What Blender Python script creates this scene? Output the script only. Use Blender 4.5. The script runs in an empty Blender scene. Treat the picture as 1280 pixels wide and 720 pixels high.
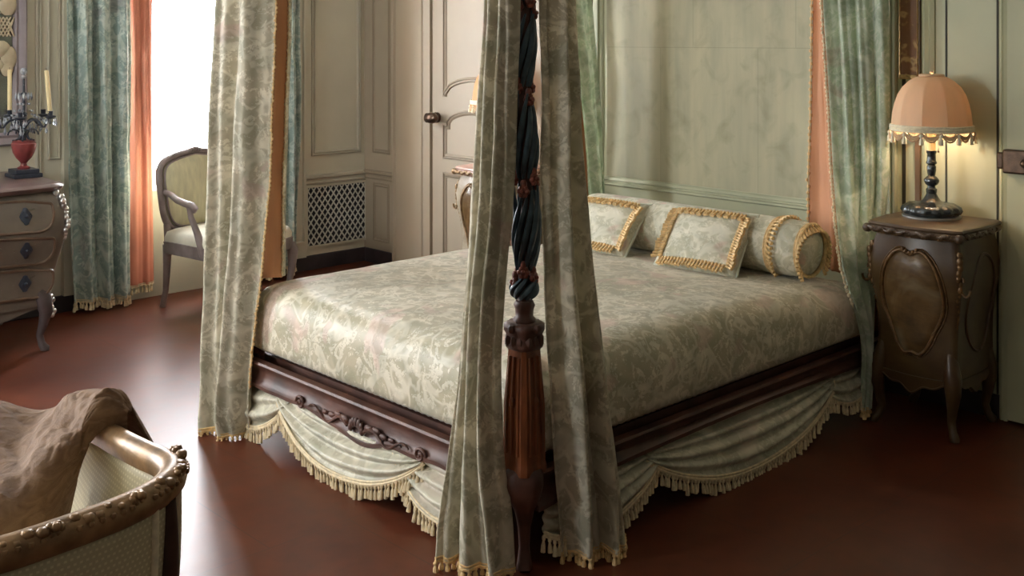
import bpy, math, random
from mathutils import Vector, Matrix, noise
from math import sin, cos, pi, radians as R, exp
random.seed(7)
S = bpy.context.scene
COL = S.collection

# ------------------------------------------------------------------ materials
def nodes_of(name):
    m = bpy.data.materials.new(name); m.use_nodes = True
    nt = m.node_tree; b = nt.nodes['Principled BSDF']
    return m, nt, b
def N(nt, t, **kw):
    n = nt.nodes.new(t)
    for k, v in kw.items():
        if k in n.inputs: n.inputs[k].default_value = v
        else: setattr(n, k, v)
    return n
def ramp(nt, src, stops, interp='LINEAR'):
    r = nt.nodes.new('ShaderNodeValToRGB'); r.color_ramp.interpolation = interp
    el = r.color_ramp.elements
    while len(el) < len(stops): el.new(0.5)
    for e, (p, c) in zip(el, stops):
        e.position = p; e.color = (*c, 1) if len(c) == 3 else c
    nt.links.new(src, r.inputs[0]); return r
def mix(nt, fac, a, b, mode='MIX'):
    n = nt.nodes.new('ShaderNodeMix'); n.data_type = 'RGBA'; n.blend_type = mode
    for i, v in ((0, fac), (6, a), (7, b)):
        if hasattr(v, 'links') or hasattr(v, 'is_output'): nt.links.new(v, n.inputs[i])
        else: n.inputs[i].default_value = v if i == 0 else (*v, 1)
    return n.outputs[2]
def bump(nt, bsdf, h, strength, dist=.01):
    n = nt.nodes.new('ShaderNodeBump'); n.inputs['Strength'].default_value = strength; n.inputs['Distance'].default_value = dist
    nt.links.new(h, n.inputs['Height']); nt.links.new(n.outputs[0], bsdf.inputs['Normal'])
def coords(nt, scale=(1, 1, 1), out='Object'):
    c = nt.nodes.new('ShaderNodeTexCoord'); mp = nt.nodes.new('ShaderNodeMapping'); mp.inputs['Scale'].default_value = scale
    nt.links.new(c.outputs[out], mp.inputs[0]); return mp.outputs[0]
def tex(nt, vec, scale, detail=3, dist=0, rough=.5):
    n = N(nt, 'ShaderNodeTexNoise', Scale=scale, Detail=detail, Distortion=dist, Roughness=rough)
    nt.links.new(vec, n.inputs['Vector']); return n.outputs['Fac']
def simple(name, col, rough=.5, metal=0, var=.12, scale=12, bmp=.1, spec=.5, vscale=(1, 1, 1)):
    m, nt, b = nodes_of(name)
    v = coords(nt, vscale); f = tex(nt, v, scale, 4)
    lo = [max(0, c * (1 - var)) for c in col]; hi = [min(1, c * (1 + var)) for c in col]
    r = ramp(nt, f, [(.3, lo), (.7, hi)])
    nt.links.new(r.outputs[0], b.inputs['Base Color'])
    b.inputs['Roughness'].default_value = rough; b.inputs['Metallic'].default_value = metal
    b.inputs['Specular IOR Level'].default_value = spec
    if bmp: bump(nt, b, tex(nt, v, scale * 6, 2), bmp, .004)
    return m
def brocade(name, base, motif, pink, scale=11, amt=.5, rough=.55, pinkat=.60, trans=0):
    m, nt, b = nodes_of(name)
    v = coords(nt)
    f = tex(nt, v, scale * 1.15, 3, 2.2, .55)
    w = tex(nt, v, scale * 3.2, 2, 2.6, .5)
    a = N(nt, 'ShaderNodeMath', operation='ADD'); nt.links.new(f, a.inputs[0])
    k = N(nt, 'ShaderNodeMath', operation='MULTIPLY'); nt.links.new(w, k.inputs[0]); k.inputs[1].default_value = .45
    nt.links.new(k.outputs[0], a.inputs[1])
    blos = ramp(nt, a.outputs[0], [(.735, (0, 0, 0)), (.83, (1, 1, 1))])
    iso = ramp(nt, tex(nt, v, scale * .62, 2, .9, .45), [(.445, (0, 0, 0)), (.48, (.8, .8, .8)), (.52, (.8, .8, .8)), (.555, (0, 0, 0))])
    mk = mix(nt, 1.0, blos.outputs[0], iso.outputs[0], 'LIGHTEN')
    class mask: outputs = [mk]
    pk = ramp(nt, tex(nt, v, scale * .45, 2, .6), [(pinkat, (0, 0, 0)), (pinkat + .06, (1, 1, 1))])
    dk = ramp(nt, tex(nt, v, scale * .7, 2, 1.0), [(.36, (.78, .80, .76)), (.6, (1.06, 1.05, 1.03))])
    c1 = mix(nt, mask.outputs[0], base, motif)
    c2a = mix(nt, pk.outputs[0], c1, pink)
    am = N(nt, 'ShaderNodeMath', operation='MULTIPLY'); am.inputs[1].default_value = .55
    nt.links.new(pk.outputs[0], am.inputs[0])
    c2 = mix(nt, am.outputs[0], c1, pink)
    c3 = mix(nt, 1.0, c2, dk.outputs[0], 'MULTIPLY')
    nt.links.new(c3, b.inputs['Base Color'])
    b.inputs['Roughness'].default_value = rough; b.inputs['Specular IOR Level'].default_value = .35
    b.inputs['Sheen Weight'].default_value = .15
    bump(nt, b, mask.outputs[0], .25, .003)
    if trans:
        t = N(nt, 'ShaderNodeBsdfTranslucent'); nt.links.new(c3, t.inputs[0]); mx = N(nt, 'ShaderNodeMixShader'); mx.inputs[0].default_value = trans
        nt.links.new(b.outputs[0], mx.inputs[1]); nt.links.new(t.outputs[0], mx.inputs[2]); nt.links.new(mx.outputs[0], nt.nodes['Material Output'].inputs[0])
    return m

M = {}
M['bedspread'] = brocade('bedspread_brocade', (.45, .405, .29), (.68, .63, .515), (.64, .46, .40), 12, rough=.42, pinkat=.57)
M['drape'] = brocade('drape_brocade', (.51, .465, .355), (.75, .705, .585), (.54, .40, .35), 12, pinkat=.62, trans=.3)
M['mint'] = brocade('mint_brocade', (.66, .75, .61), (.85, .89, .79), (.56, .46, .38), 12, pinkat=.62, trans=.42)
M['teal'] = brocade('teal_brocade', (.33, .43, .42), (.58, .66, .62), (.38, .38, .40), 11)
M['swag'] = brocade('swag_silk', (.40, .37, .28), (.54, .51, .405), (.48, .40, .33), 10, rough=.42)
M['pillow'] = brocade('pillow_silk', (.56, .535, .41), (.74, .71, .60), (.66, .42, .36), 15)
M['lining'] = simple('salmon_lining', (.50, .22, .095), .6, var=.08, scale=6, bmp=.05)
M['salmon'] = simple('salmon_curtain', (.70, .27, .18), .7, var=.08, scale=6, bmp=.05)
M['gold'] = simple('gold_fringe', (.72, .50, .24), .6, var=.25, scale=60, bmp=.3)
M['pale_gold'] = simple('pale_gold_fringe', (.68, .56, .36), .65, var=.2, scale=60, bmp=.3)
M['cream_trim'] = simple('cream_trim', (.86, .78, .58), .7, var=.12, scale=80, bmp=.2)
M['dark_wood'] = simple('dark_walnut', (.085, .034, .022), .5, var=.5, scale=9, bmp=.12, vscale=(1, 1, 1))
M['post_wood'] = simple('reddish_walnut', (.17, .05, .016), .36, var=.45, scale=14, bmp=.08, vscale=(4, 4, .7))
M['leaf_blue'] = simple('dark_blue_leaves', (.042, .072, .088), .38, var=.5, scale=25, bmp=.1)
M['flower_red'] = simple('red_brown_flowers', (.20, .055, .035), .42, var=.5, scale=50, bmp=.1)
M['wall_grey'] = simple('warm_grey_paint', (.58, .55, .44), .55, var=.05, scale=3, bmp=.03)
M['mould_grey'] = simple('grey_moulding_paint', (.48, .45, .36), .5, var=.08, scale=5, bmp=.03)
M['wall_green'] = simple('green_lit_wall_paint', (.56, .575, .39), .5, var=.07, scale=3, bmp=.03)  # same paint as the grey wall, green cast of the light put in
M['mould_green'] = simple('green_lit_moulding_paint', (.46, .475, .325), .5, var=.1, scale=5, bmp=.03)
M['door_beige'] = simple('warm_lit_door_paint', (.38, .32, .24), .5, var=.05, scale=3, bmp=.03)  # shared wall paint with the warm cast of the light put in
M['mould_beige'] = simple('warm_lit_moulding_paint', (.31, .255, .185), .5, var=.07, scale=5, bmp=.03)
M['groove'] = simple('dark_groove_paint', (.05, .045, .03), .6, var=.2)
M['skirting'] = simple('dark_skirting', (.035, .028, .032), .45, var=.4, scale=8)
M['white_paint'] = simple('white_window_paint', (.78, .79, .78), .5, var=.04)
M['ceiling'] = simple('ceiling_plaster', (.70, .68, .60), .8, var=.03)
M['brass_dark'] = simple('dark_bronze', (.10, .065, .045), .32, .8, var=.4, scale=30)
M['silver'] = simple('silvered_mounts', (.62, .60, .58), .28, .9, var=.35, scale=40)
M['gilt_dark'] = simple('worn_dark_gilt', (.15, .08, .03), .32, .35, var=.45, scale=45, bmp=.2)
M['gilt'] = simple('gilt_carving', (.50, .32, .13), .34, .6, var=.45, scale=45, bmp=.2)
M['lamp_metal'] = simple('dark_pewter', (.10, .11, .115), .22, .75, var=.4, scale=30)
M['candle'] = simple('cream_wax', (.84, .70, .40), .5, var=.06, bmp=0)
M['urn'] = simple('red_porcelain', (.22, .045, .045), .3, var=.3, scale=20)
M['plinth'] = simple('dark_blue_plinth', (.032, .040, .06), .35, var=.3)
M['frame_grey'] = simple('mauve_grey_frame', (.27, .23, .25), .5, var=.15)
M['carved_beige'] = simple('carved_beige_ornament', (.55, .47, .33), .5, var=.2)
M['commode'] = simple('commode_paint', (.15, .125, .10), .42, var=.22, scale=7)
M['commode_line'] = simple('commode_dark_line', (.14, .09, .06), .4, var=.3)
M['commode_top'] = simple('commode_top', (.16, .11, .105), .3, var=.3, scale=8)
M['commode_leg'] = simple('commode_dark_leg', (.075, .055, .055), .45, var=.3)
M['chair_wood'] = simple('grey_brown_chair_wood', (.25, .205, .20), .36, var=.25, scale=12)
M['chair_silk'] = simple('pale_olive_silk', (.60, .57, .38), .5, var=.12, scale=14, vscale=(3, 3, .6))
M['seat_silk'] = simple('cream_seat_silk', (.74, .71, .60), .5, var=.08)
M['rail_gilt'] = simple('worn_gilt_rail', (.33, .20, .10), .42, .3, var=.4, scale=26, bmp=.15)
M['stile_wood'] = simple('dark_red_stile', (.07, .03, .02), .4, var=.3)
M['glass'] = None

def make_floor():
    m, nt, b = nodes_of('brown_red_tomette_floor')
    v = coords(nt)
    f = tex(nt, v, 2.2, 5, .4); g = tex(nt, v, 14, 4)
    a = ramp(nt, f, [(.3, (.062, .015, .007)), (.7, (.125, .032, .014))])
    c = mix(nt, .35, a.outputs[0], ramp(nt, g, [(.3, (.05, .012, .006)), (.7, (.14, .036, .016))]).outputs[0])
    br = nt.nodes.new('ShaderNodeTexBrick'); br.inputs['Scale'].default_value = 1.0
    br.inputs['Mortar Size'].default_value = .0025; br.inputs['Brick Width'].default_value = .6; br.inputs['Row Height'].default_value = .6
    br.inputs['Mortar Smooth'].default_value = .5; nt.links.new(v, br.inputs['Vector'])
    cr = nt.nodes.new('ShaderNodeTexVoronoi'); cr.feature = 'DISTANCE_TO_EDGE'; cr.inputs['Scale'].default_value = 2.3
    dv = nt.nodes.new('ShaderNodeVectorMath'); dv.operation = 'ADD'; nn = N(nt, 'ShaderNodeTexNoise', Scale=3.0, Detail=4); nt.links.new(v, nn.inputs['Vector'])
    nt.links.new(v, dv.inputs[0]); nt.links.new(nn.outputs['Color'], dv.inputs[1]); nt.links.new(dv.outputs[0], cr.inputs['Vector'])
    crk = ramp(nt, cr.outputs['Distance'], [(0.0, (0, 0, 0)), (.012, (1, 1, 1))])
    cc = mix(nt, br.outputs['Fac'], c, (.06, .022, .015))
    nt.links.new(cc, b.inputs['Base Color'])
    rr = ramp(nt, g, [(.3, (.345,) * 3), (.75, (.385,) * 3)]); nt.links.new(rr.outputs[0], b.inputs['Roughness'])
    b.inputs['Specular IOR Level'].default_value = .36
    hh = N(nt, 'ShaderNodeMath', operation='MULTIPLY_ADD'); nt.links.new(f, hh.inputs[0]); hh.inputs[1].default_value = 5.0; nt.links.new(crk.outputs[0], hh.inputs[2])
    bump(nt, b, f, .08, .02)
    return m
M['floor'] = make_floor()
def make_panel_fabric():
    m, nt, b = nodes_of('worn_wall_silk')
    v = coords(nt, (1, 1, .35)); v2 = coords(nt)
    f = tex(nt, v, 4, 5, .5); g = tex(nt, v2, 8, 4, .6); h = tex(nt, coords(nt, (1, 9, .8)), 3, 3)
    a = ramp(nt, f, [(.3, (.36, .345, .235)), (.55, (.47, .44, .295)), (.75, (.53, .49, .325))])
    sp = ramp(nt, g, [(.52, (1, 1, 1)), (.74, (.78, .78, .74))])
    st = ramp(nt, h, [(.3, (.93, .94, .92)), (.65, (1.03, 1.03, 1.0))])
    c = mix(nt, 1.0, a.outputs[0], sp.outputs[0], 'MULTIPLY'); c = mix(nt, 1.0, c, st.outputs[0], 'MULTIPLY')
    br = nt.nodes.new('ShaderNodeTexBrick'); br.inputs['Scale'].default_value = 1.0; br.offset = .35
    br.inputs['Mortar Size'].default_value = .003; br.inputs['Brick Width'].default_value = .62; br.inputs['Row Height'].default_value = .78
    br.inputs['Mortar Smooth'].default_value = .8
    sx = nt.nodes.new('ShaderNodeSeparateXYZ'); cx = nt.nodes.new('ShaderNodeCombineXYZ'); nt.links.new(v2, sx.inputs[0])
    nt.links.new(sx.outputs[1], cx.inputs[0]); nt.links.new(sx.outputs[2], cx.inputs[1]); nt.links.new(cx.outputs[0], br.inputs['Vector'])
    mm = N(nt, 'ShaderNodeMath', operation='MULTIPLY'); mm.inputs[1].default_value = .35; nt.links.new(br.outputs['Fac'], mm.inputs[0])
    c = mix(nt, mm.outputs[0], c, (.17, .17, .11))
    nt.links.new(c, b.inputs['Base Color']); b.inputs['Roughness'].default_value = .55
    bump(nt, b, g, .04, .004); return m
M['wall_silk'] = make_panel_fabric()
def make_glass():
    m, nt, b = nodes_of('clear_window_glass')
    g = N(nt, 'ShaderNodeBsdfTransparent'); gl = N(nt, 'ShaderNodeBsdfGlossy', Roughness=.02)
    mx = N(nt, 'ShaderNodeMixShader'); mx.inputs[0].default_value = .05
    nt.links.new(g.outputs[0], mx.inputs[1]); nt.links.new(gl.outputs[0], mx.inputs[2])
    nt.links.new(mx.outputs[0], nt.nodes['Material Output'].inputs[0]); nt.nodes.remove(b); return m
M['glass'] = make_glass()
def make_crystal():
    m, nt, b = nodes_of('crystal_drops')
    b.inputs['Base Color'].default_value = (.75, .80, .90, 1); b.inputs['Roughness'].default_value = .08
    b.inputs['Transmission Weight'].default_value = .55; b.inputs['IOR'].default_value = 1.5
    f = tex(nt, coords(nt), 40, 2); r = ramp(nt, f, [(.3, (.35, .40, .5)), (.7, (.85, .9, .97))]); nt.links.new(r.outputs[0], b.inputs['Base Color'])
    return m
M['crystal'] = make_crystal()
def make_shade(name, col, trans):
    m, nt, b = nodes_of(name)
    v = coords(nt, (1, 1, .2)); f = tex(nt, v, 22, 3)
    r = ramp(nt, f, [(.3, [c * .9 for c in col]), (.7, col)]); nt.links.new(r.outputs[0], b.inputs['Base Color']); b.inputs['Roughness'].default_value = .5
    t = N(nt, 'ShaderNodeBsdfTranslucent'); nt.links.new(r.outputs[0], t.inputs[0])
    mx = N(nt, 'ShaderNodeMixShader'); mx.inputs[0].default_value = trans
    nt.links.new(b.outputs[0], mx.inputs[1]); nt.links.new(t.outputs[0], mx.inputs[2]); nt.links.new(mx.outputs[0], nt.nodes['Material Output'].inputs[0])
    return m
M['shade_lit'] = make_shade('glow_tinted_shade', (.80, .42, .16), .4)  # lit copy of the shade, lamp glow put into its orange colour
M['shade'] = make_shade('peach_silk_shade', (.78, .56, .36), .16)
def make_nightwood(name, ca, cb, cc):
    m, nt, b = nodes_of(name)
    v = coords(nt); f = tex(nt, v, 6, 4, .8); g = tex(nt, coords(nt, (1, 1, 3)), 12, 3, 1)
    a = ramp(nt, f, [(.3, ca), (.52, cb), (.72, cc)])
    c = mix(nt, .35, a.outputs[0], ramp(nt, g, [(.3, ca), (.7, cb)]).outputs[0])
    nt.links.new(c, b.inputs['Base Color']); b.inputs['Roughness'].default_value = .34; bump(nt, b, g, .1, .003)
    return m
M['night'] = make_nightwood('painted_nightstand_wood', (.045, .016, .008), (.085, .05, .018), (.12, .075, .027))
M['night_top'] = make_nightwood('nightstand_top_wood', (.06, .032, .018), (.10, .06, .032), (.14, .09, .05))
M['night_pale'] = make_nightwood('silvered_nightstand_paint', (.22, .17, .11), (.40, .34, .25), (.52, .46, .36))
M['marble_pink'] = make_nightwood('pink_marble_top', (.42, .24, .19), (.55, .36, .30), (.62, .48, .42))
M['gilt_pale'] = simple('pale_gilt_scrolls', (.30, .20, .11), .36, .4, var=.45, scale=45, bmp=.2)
M['medallion'] = make_nightwood('painted_medallion', (.03, .014, .007), (.15, .085, .03), (.30, .24, .15))
def make_dots():
    m, nt, b = nodes_of('dotted_cream_upholstery')
    v = coords(nt, (1, 1, 1), 'UV')
    br = nt.nodes.new('ShaderNodeTexBrick'); br.inputs['Scale'].default_value = 1; br.offset = .5
    br.inputs['Brick Width'].default_value = .010; br.inputs['Row Height'].default_value = .009; br.inputs['Mortar Size'].default_value = .0034; br.inputs['Mortar Smooth'].default_value = .4
    nt.links.new(v, br.inputs['Vector'])
    c = mix(nt, br.outputs['Fac'], (.80, .73, .53), (.60, .53, .35))
    f = ramp(nt, tex(nt, coords(nt), 9, 3), [(.3, (.9, .9, .88)), (.7, (1, 1, 1))])
    c = mix(nt, 1.0, c, f.outputs[0], 'MULTIPLY')
    nt.links.new(c, b.inputs['Base Color']); b.inputs['Roughness'].default_value = .6
    bump(nt, b, br.outputs['Fac'], -.3, .003); return m
M['dots'] = make_dots()
def make_cloth():
    m, nt, b = nodes_of('brown_crumpled_cloth')
    v = coords(nt, (1, 1, 2.5)); f = tex(nt, v, 18, 4, 1.2); g = tex(nt, coords(nt), 60, 3)
    r = ramp(nt, f, [(.3, (.18, .105, .062)), (.7, (.30, .19, .12))]); nt.links.new(r.outputs[0], b.inputs['Base Color'])
    b.inputs['Roughness'].default_value = .8; b.inputs['Specular IOR Level'].default_value = .2
    h = N(nt, 'ShaderNodeMath', operation='MULTIPLY_ADD'); nt.links.new(f, h.inputs[0]); h.inputs[1].default_value = 2.0; nt.links.new(g, h.inputs[2])
    bump(nt, b, h.outputs[0], .35, .01); return m
M['cloth'] = make_cloth()
def make_bell():
    m, nt, b = nodes_of('brown_gilt_scroll_band')
    v = coords(nt); w = N(nt, 'ShaderNodeTexWave', Scale=6.0, Distortion=7.0, Detail=2.0); w.inputs['Detail Scale'].default_value = 3
    nt.links.new(v, w.inputs['Vector'])
    r = ramp(nt, w.outputs['Fac'], [(.5, (.20, .085, .022)), (.85, (.30, .16, .045)), (.97, (.44, .27, .09))])
    nt.links.new(r.outputs[0], b.inputs['Base Color']); b.inputs['Roughness'].default_value = .5; bump(nt, b, w.outputs['Fac'], .3, .004); return m
M['bell'] = make_bell()
def make_bulb(e):
    m, nt, b = nodes_of('lit_bulb'); b.inputs['Emission Color'].default_value = (1, .88, .68, 1); b.inputs['Emission Strength'].default_value = e; return m
M['bulb'] = make_bulb(60); M['bulb_warm'] = make_bulb(34)


# ------------------------------------------------------------------ mesh builder
class MB:
    def __init__(s): s.v = []; s.f = []; s.uv = None
    def add(s, vs, fs):
        o = len(s.v); s.v += [Vector(p) for p in vs]; s.f += [tuple(i + o for i in f) for f in fs]; return s
    def box(s, a, b):
        (x0, y0, z0), (x1, y1, z1) = a, b
        return s.add([(x0, y0, z0), (x1, y0, z0), (x1, y1, z0), (x0, y1, z0), (x0, y0, z1), (x1, y0, z1), (x1, y1, z1), (x0, y1, z1)],
                     [(0, 3, 2, 1), (4, 5, 6, 7), (0, 1, 5, 4), (1, 2, 6, 5), (2, 3, 7, 6), (3, 0, 4, 7)])
    def rings(s, rings, cap=True, closed=False):
        n = len(rings[0]); o = len(s.v)
        for r in rings: s.v += [Vector(p) for p in r]
        k = len(rings)
        for i in range(k if closed else k - 1):
            for j in range(n):
                a = o + i * n + j; b = o + i * n + (j + 1) % n; c = o + ((i + 1) % k) * n + (j + 1) % n; d = o + ((i + 1) % k) * n + j
                s.f.append((a, b, c, d))
        if cap and not closed:
            s.f.append(tuple(o + j for j in reversed(range(n)))); s.f.append(tuple(o + (k - 1) * n + j for j in range(n)))
        return s
    def tube(s, pts, r, seg=8, closed=False, cap=True, sq=1.0):
        pts = [Vector(p) for p in pts]; n = len(pts)
        rr = r if isinstance(r, (list, tuple)) else [r] * n
        up = Vector((0, 0, 1)); rings = []; prev = None
        for i, p in enumerate(pts):
            a = pts[(i - 1) % n] if (closed or i > 0) else p; b = pts[(i + 1) % n] if (closed or i < n - 1) else p
            t = (b - a)
            if t.length < 1e-9: t = Vector((0, 0, 1))
            t.normalize()
            if prev is None:
                q = up if abs(t.z) < .9 else Vector((1, 0, 0)); x = (q - t * q.dot(t)).normalized()
            else:
                x = prev - t * prev.dot(t)
                x = x.normalized() if x.length > 1e-6 else Vector((1, 0, 0))
            prev = x; y = t.cross(x)
            rings.append([p + (x * cos(2 * pi * k / seg) + y * sin(2 * pi * k / seg) * sq) * rr[i] for k in range(seg)])
        return s.rings(rings, cap, closed)
    def lathe(s, prof, c=(0, 0, 0), seg=20, mod=None, axis='z'):
        rings = []
        for (r, z) in prof:
            ring = []
            for k in range(seg):
                a = 2 * pi * k / seg; q = r * (mod(a, z) if mod else 1)
                ring.append((c[0] + q * cos(a), c[1] + q * sin(a), c[2] + z))
            rings.append(ring)
        return s.rings(rings)
    def ball(s, c, r, seg=8, rg=5, sc=(1, 1, 1)):
        rings = []
        for i in range(1, rg + 0):
            a = pi * i / rg
            rings.append([(c[0] + r * sc[0] * sin(a) * cos(2 * pi * k / seg), c[1] + r * sc[1] * sin(a) * sin(2 * pi * k / seg), c[2] - r * sc[2] * cos(a)) for k in range(seg)])
        return s.rings(rings)
    def grid(s, fn, nu, nv, uvscale=None, closed_u=False):
        o = len(s.v)
        for j in range(nv + 1):
            for i in range(nu + (0 if closed_u else 1)): s.v.append(Vector(fn(i / nu, j / nv)))
        w = nu if closed_u else nu + 1
        for j in range(nv):
            for i in range(nu):
                i2 = (i + 1) % w if closed_u else i + 1
                s.f.append((o + j * w + i, o + j * w + i2, o + (j + 1) * w + i2, o + (j + 1) * w + i))
        return s
    def mould(s, pts, prof, plane, closed=True):
        """mitred sweep of a profile [(inward offset, height)] along a polyline in a wall plane"""
        n = len(pts); P = [Vector(p) for p in pts]
        area = sum(P[i].x * P[(i + 1) % n].y - P[(i + 1) % n].x * P[i].y for i in range(n)); sg = 1 if area > 0 else -1
        rings = []
        for i in range(n):
            e1 = (P[i] - P[i - 1]) if (closed or i > 0) else (P[1] - P[0]); e2 = (P[(i + 1) % n] - P[i]) if (closed or i < n - 1) else (P[i] - P[i - 1])
            e1.normalize(); e2.normalize()
            n1 = Vector((-e1.y, e1.x)) * sg; n2 = Vector((-e2.y, e2.x)) * sg
            m = n1 + n2; m = m / max(m.length_squared / 2, .35) if m.length > 1e-6 else n1
            rings.append([plane(P[i].x + m.x * o_, P[i].y + m.y * o_, h) for (o_, h) in prof])
        return s.rings(rings, not closed, closed)
    def build(s, name, mat, parent=None, smooth=35, mods=None, world=True, uv=None, flip=False):
        me = bpy.data.meshes.new(name)
        vs = s.v
        if parent is not None and world:
            inv = MW(parent).inverted(); vs = [inv @ v for v in vs]
        me.from_pydata([tuple(v) for v in vs], [], s.f)
        import bmesh
        bm = bmesh.new(); bm.from_mesh(me); bmesh.ops.remove_doubles(bm, verts=bm.verts, dist=1e-6)
        if uv is None: bmesh.ops.recalc_face_normals(bm, faces=bm.faces)
        bm.to_mesh(me); bm.free()
        if uv is not None and len(me.vertices) == len(uv):
            ul = me.uv_layers.new(name='UVMap')
            for l in me.loops: ul.data[l.index].uv = uv[l.vertex_index]
        me.materials.append(M[mat] if isinstance(mat, str) else mat)
        if smooth is not None:
            me.polygons.foreach_set('use_smooth', [True] * len(me.polygons)); me.set_sharp_from_angle(angle=R(smooth))
        o = bpy.data.objects.new(name, me); COL.objects.link(o)
        if parent is not None: o.parent = parent
        if mods:
            for t, kw in mods:
                md = o.modifiers.new(t.lower(), t)
                for k, v in kw.items(): setattr(md, k, v)
        return o
def MW(o):
    m = o.matrix_basis.copy()
    return MW(o.parent) @ m if o.parent else m
def thing(name, label, cat, loc=(0, 0, 0), rz=0, group=None):
    o = bpy.data.objects.new(name, None); COL.objects.link(o); o.empty_display_size = .1
    o.location = loc; o.rotation_euler = (0, 0, rz)
    o['label'] = label; o['category'] = cat
    if group: o['group'] = group
    return o
def tag(o, label, cat, group=None):
    o['label'] = label; o['category'] = cat
    if group: o['group'] = group
    return o
def rebase(o, loc):
    for v in o.data.vertices: v.co -= Vector(loc)
    o.location = loc; return o
def struct(o):
    o['kind'] = 'structure'; return o
SOLID = lambda t, off=0: ('SOLIDIFY', dict(thickness=t, offset=off))
SUB = ('SUBSURF', dict(levels=1, render_levels=1))
BEV = lambda w, n=2: ('BEVEL', dict(width=w, segments=n, limit_method='ANGLE', angle_limit=R(40)))
def cr(pts, t):
    """Catmull-Rom through pts (any dimension), t in 0..1"""
    n = len(pts) - 1; x = min(max(t, 0), 1) * n; i = min(int(x), n - 1); f = x - i
    p = [Vector(pts[max(0, min(n, i + k))]) for k in (-1, 0, 1, 2)]
    return .5 * ((2 * p[1]) + (p[2] - p[0]) * f + (2 * p[0] - 5 * p[1] + 4 * p[2] - p[3]) * f * f + (-p[0] + 3 * p[1] - 3 * p[2] + p[3]) * f ** 3)
def smooth(a, b, x):
    t = min(max((x - a) / (b - a), 0), 1); return t * t * (3 - 2 * t)

# ------------------------------------------------------------------ the room
X1, YL, XB, YB, HC = 4.66, 6.45, -1.7, -1.9, 3.0
Lp = lambda a, z, h: (a, YL - h, z)          # left (window) wall plane
Hp = lambda a, z, h: (X1 - h, a, z)          # head wall plane
struct(MB().box((XB - .4, YB - .3, -.15), (X1 + .3, YL + .4, 0)).build('floor', 'floor', smooth=None))
struct(MB().box((XB - .4, YB - .3, HC), (X1 + .3, YL + .4, HC + .15)).build('ceiling', 'ceiling', smooth=None))
W1 = (2.70, 3.82, .66, 2.62); W2 = (-.75, .45, .66, 2.62); FILL_W3 = (3.7, 4.4, 1.15, 2.45)  # third window is unseen, added to bring fill light to the bed
w = MB()
for (a, b) in ((XB, W2[0]), (W2[1], W1[0]), (W1[1], X1 + .25)): w.box((a, YL, 0), (b, YL + .35, HC))
for W in (W1, W2):
    w.box((W[0], YL, 0), (W[1], YL + .35, W[2])); w.box((W[0], YL, W[3]), (W[1], YL + .35, HC))
struct(w.build('wall_left', 'wall_grey', smooth=None))
struct(MB().box((X1, 4.26, 0), (X1 + .25, YL + .35, HC)).box((X1, YB, 0), (X1 + .25, 2.40, HC)).box((X1, 2.4, 0), (X1 + .25, 4.26, HC)).build('wall_head', 'wall_green', smooth=None))
struct(MB().box((XB - .35, YB, 0), (XB, FILL_W3[0], HC)).box((XB - .35, FILL_W3[1], 0), (XB, YL + .35, HC)).box((XB - .35, FILL_W3[0], 0), (XB, FILL_W3[1], FILL_W3[2])).box((XB - .35, FILL_W3[0], FILL_W3[3]), (XB, FILL_W3[1], HC)).build('wall_foot', 'wall_grey', smooth=None))
struct(MB().box((XB - .25, YB - .25, 0), (X1 + .25, YB, HC)).build('wall_right', simple('dark_low_bounce_wall', (.11, .09, .07), .8), smooth=None))  # unseen wall given a dark colour to cut bounced light
# corner panelling skin by the left door, warm light tint in its colour
struct(MB().box((X1 - .006, 4.26, .1), (X1, YL, HC)).build('wall_corner_panelling', 'door_beige', smooth=None))

PROF = [(0, -.002), (0, .008), (.004, .013), (.010, .013), (.012, .003), (.018, .003), (.021, .011), (.028, .008), (.034, .003), (.034, -.002)]
PROF2 = [(0, -.002), (0, .012), (.006, .020), (.016, .020), (.020, .006), (.028, .006), (.032, .016), (.042, .012), (.05, .004), (.05, -.002)]
def rectp(a0, a1, b0, b1): return [(a0, b0), (a1, b0), (a1, b1), (a0, b1)]
tn = [0]
def trim(mb, mat, sm=20):
    tn[0] += 1; return struct(mb.build('trim_%d' % tn[0], mat, smooth=sm))
# left wall mouldings
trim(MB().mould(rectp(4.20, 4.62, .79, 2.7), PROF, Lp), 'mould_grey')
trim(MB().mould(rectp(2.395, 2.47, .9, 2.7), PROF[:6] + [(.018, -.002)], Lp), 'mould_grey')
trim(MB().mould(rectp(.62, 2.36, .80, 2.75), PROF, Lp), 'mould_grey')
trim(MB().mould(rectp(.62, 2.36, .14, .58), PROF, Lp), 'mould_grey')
def rail_h(mb, a0, a1, z0, plane, k=1):
    prof = [(z0, .0), (z0, .014), (z0 + .012, .02), (z0 + .022, .012), (z0 + .034, .012), (z0 + .046, .028), (z0 + .062, .028), (z0 + .068, 0)]
    return mb.rings([[plane(a, z, h * k - .001 * (h == 0)) for (z, h) in prof] for a in (a0, a1)])
trim(rail_h(MB(), 4.13, X1, .592, Lp), 'mould_grey')
trim(rail_h(MB(), .55, 2.47, .60, Lp), 'mould_grey')
# pilaster right of the window
trim(MB().box((3.99, YL - .05, .1), (4.13, YL, HC)).mould(rectp(4.005, 4.115, .2, 2.8), [(0, .05), (0, .062), (.012, .066), (.02, .052), (.02, .05)], Lp), 'wall_grey', 30)
trim(MB().box((2.475, YL - .045, .1), (2.55, YL, HC)), 'wall_grey', 30)
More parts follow.
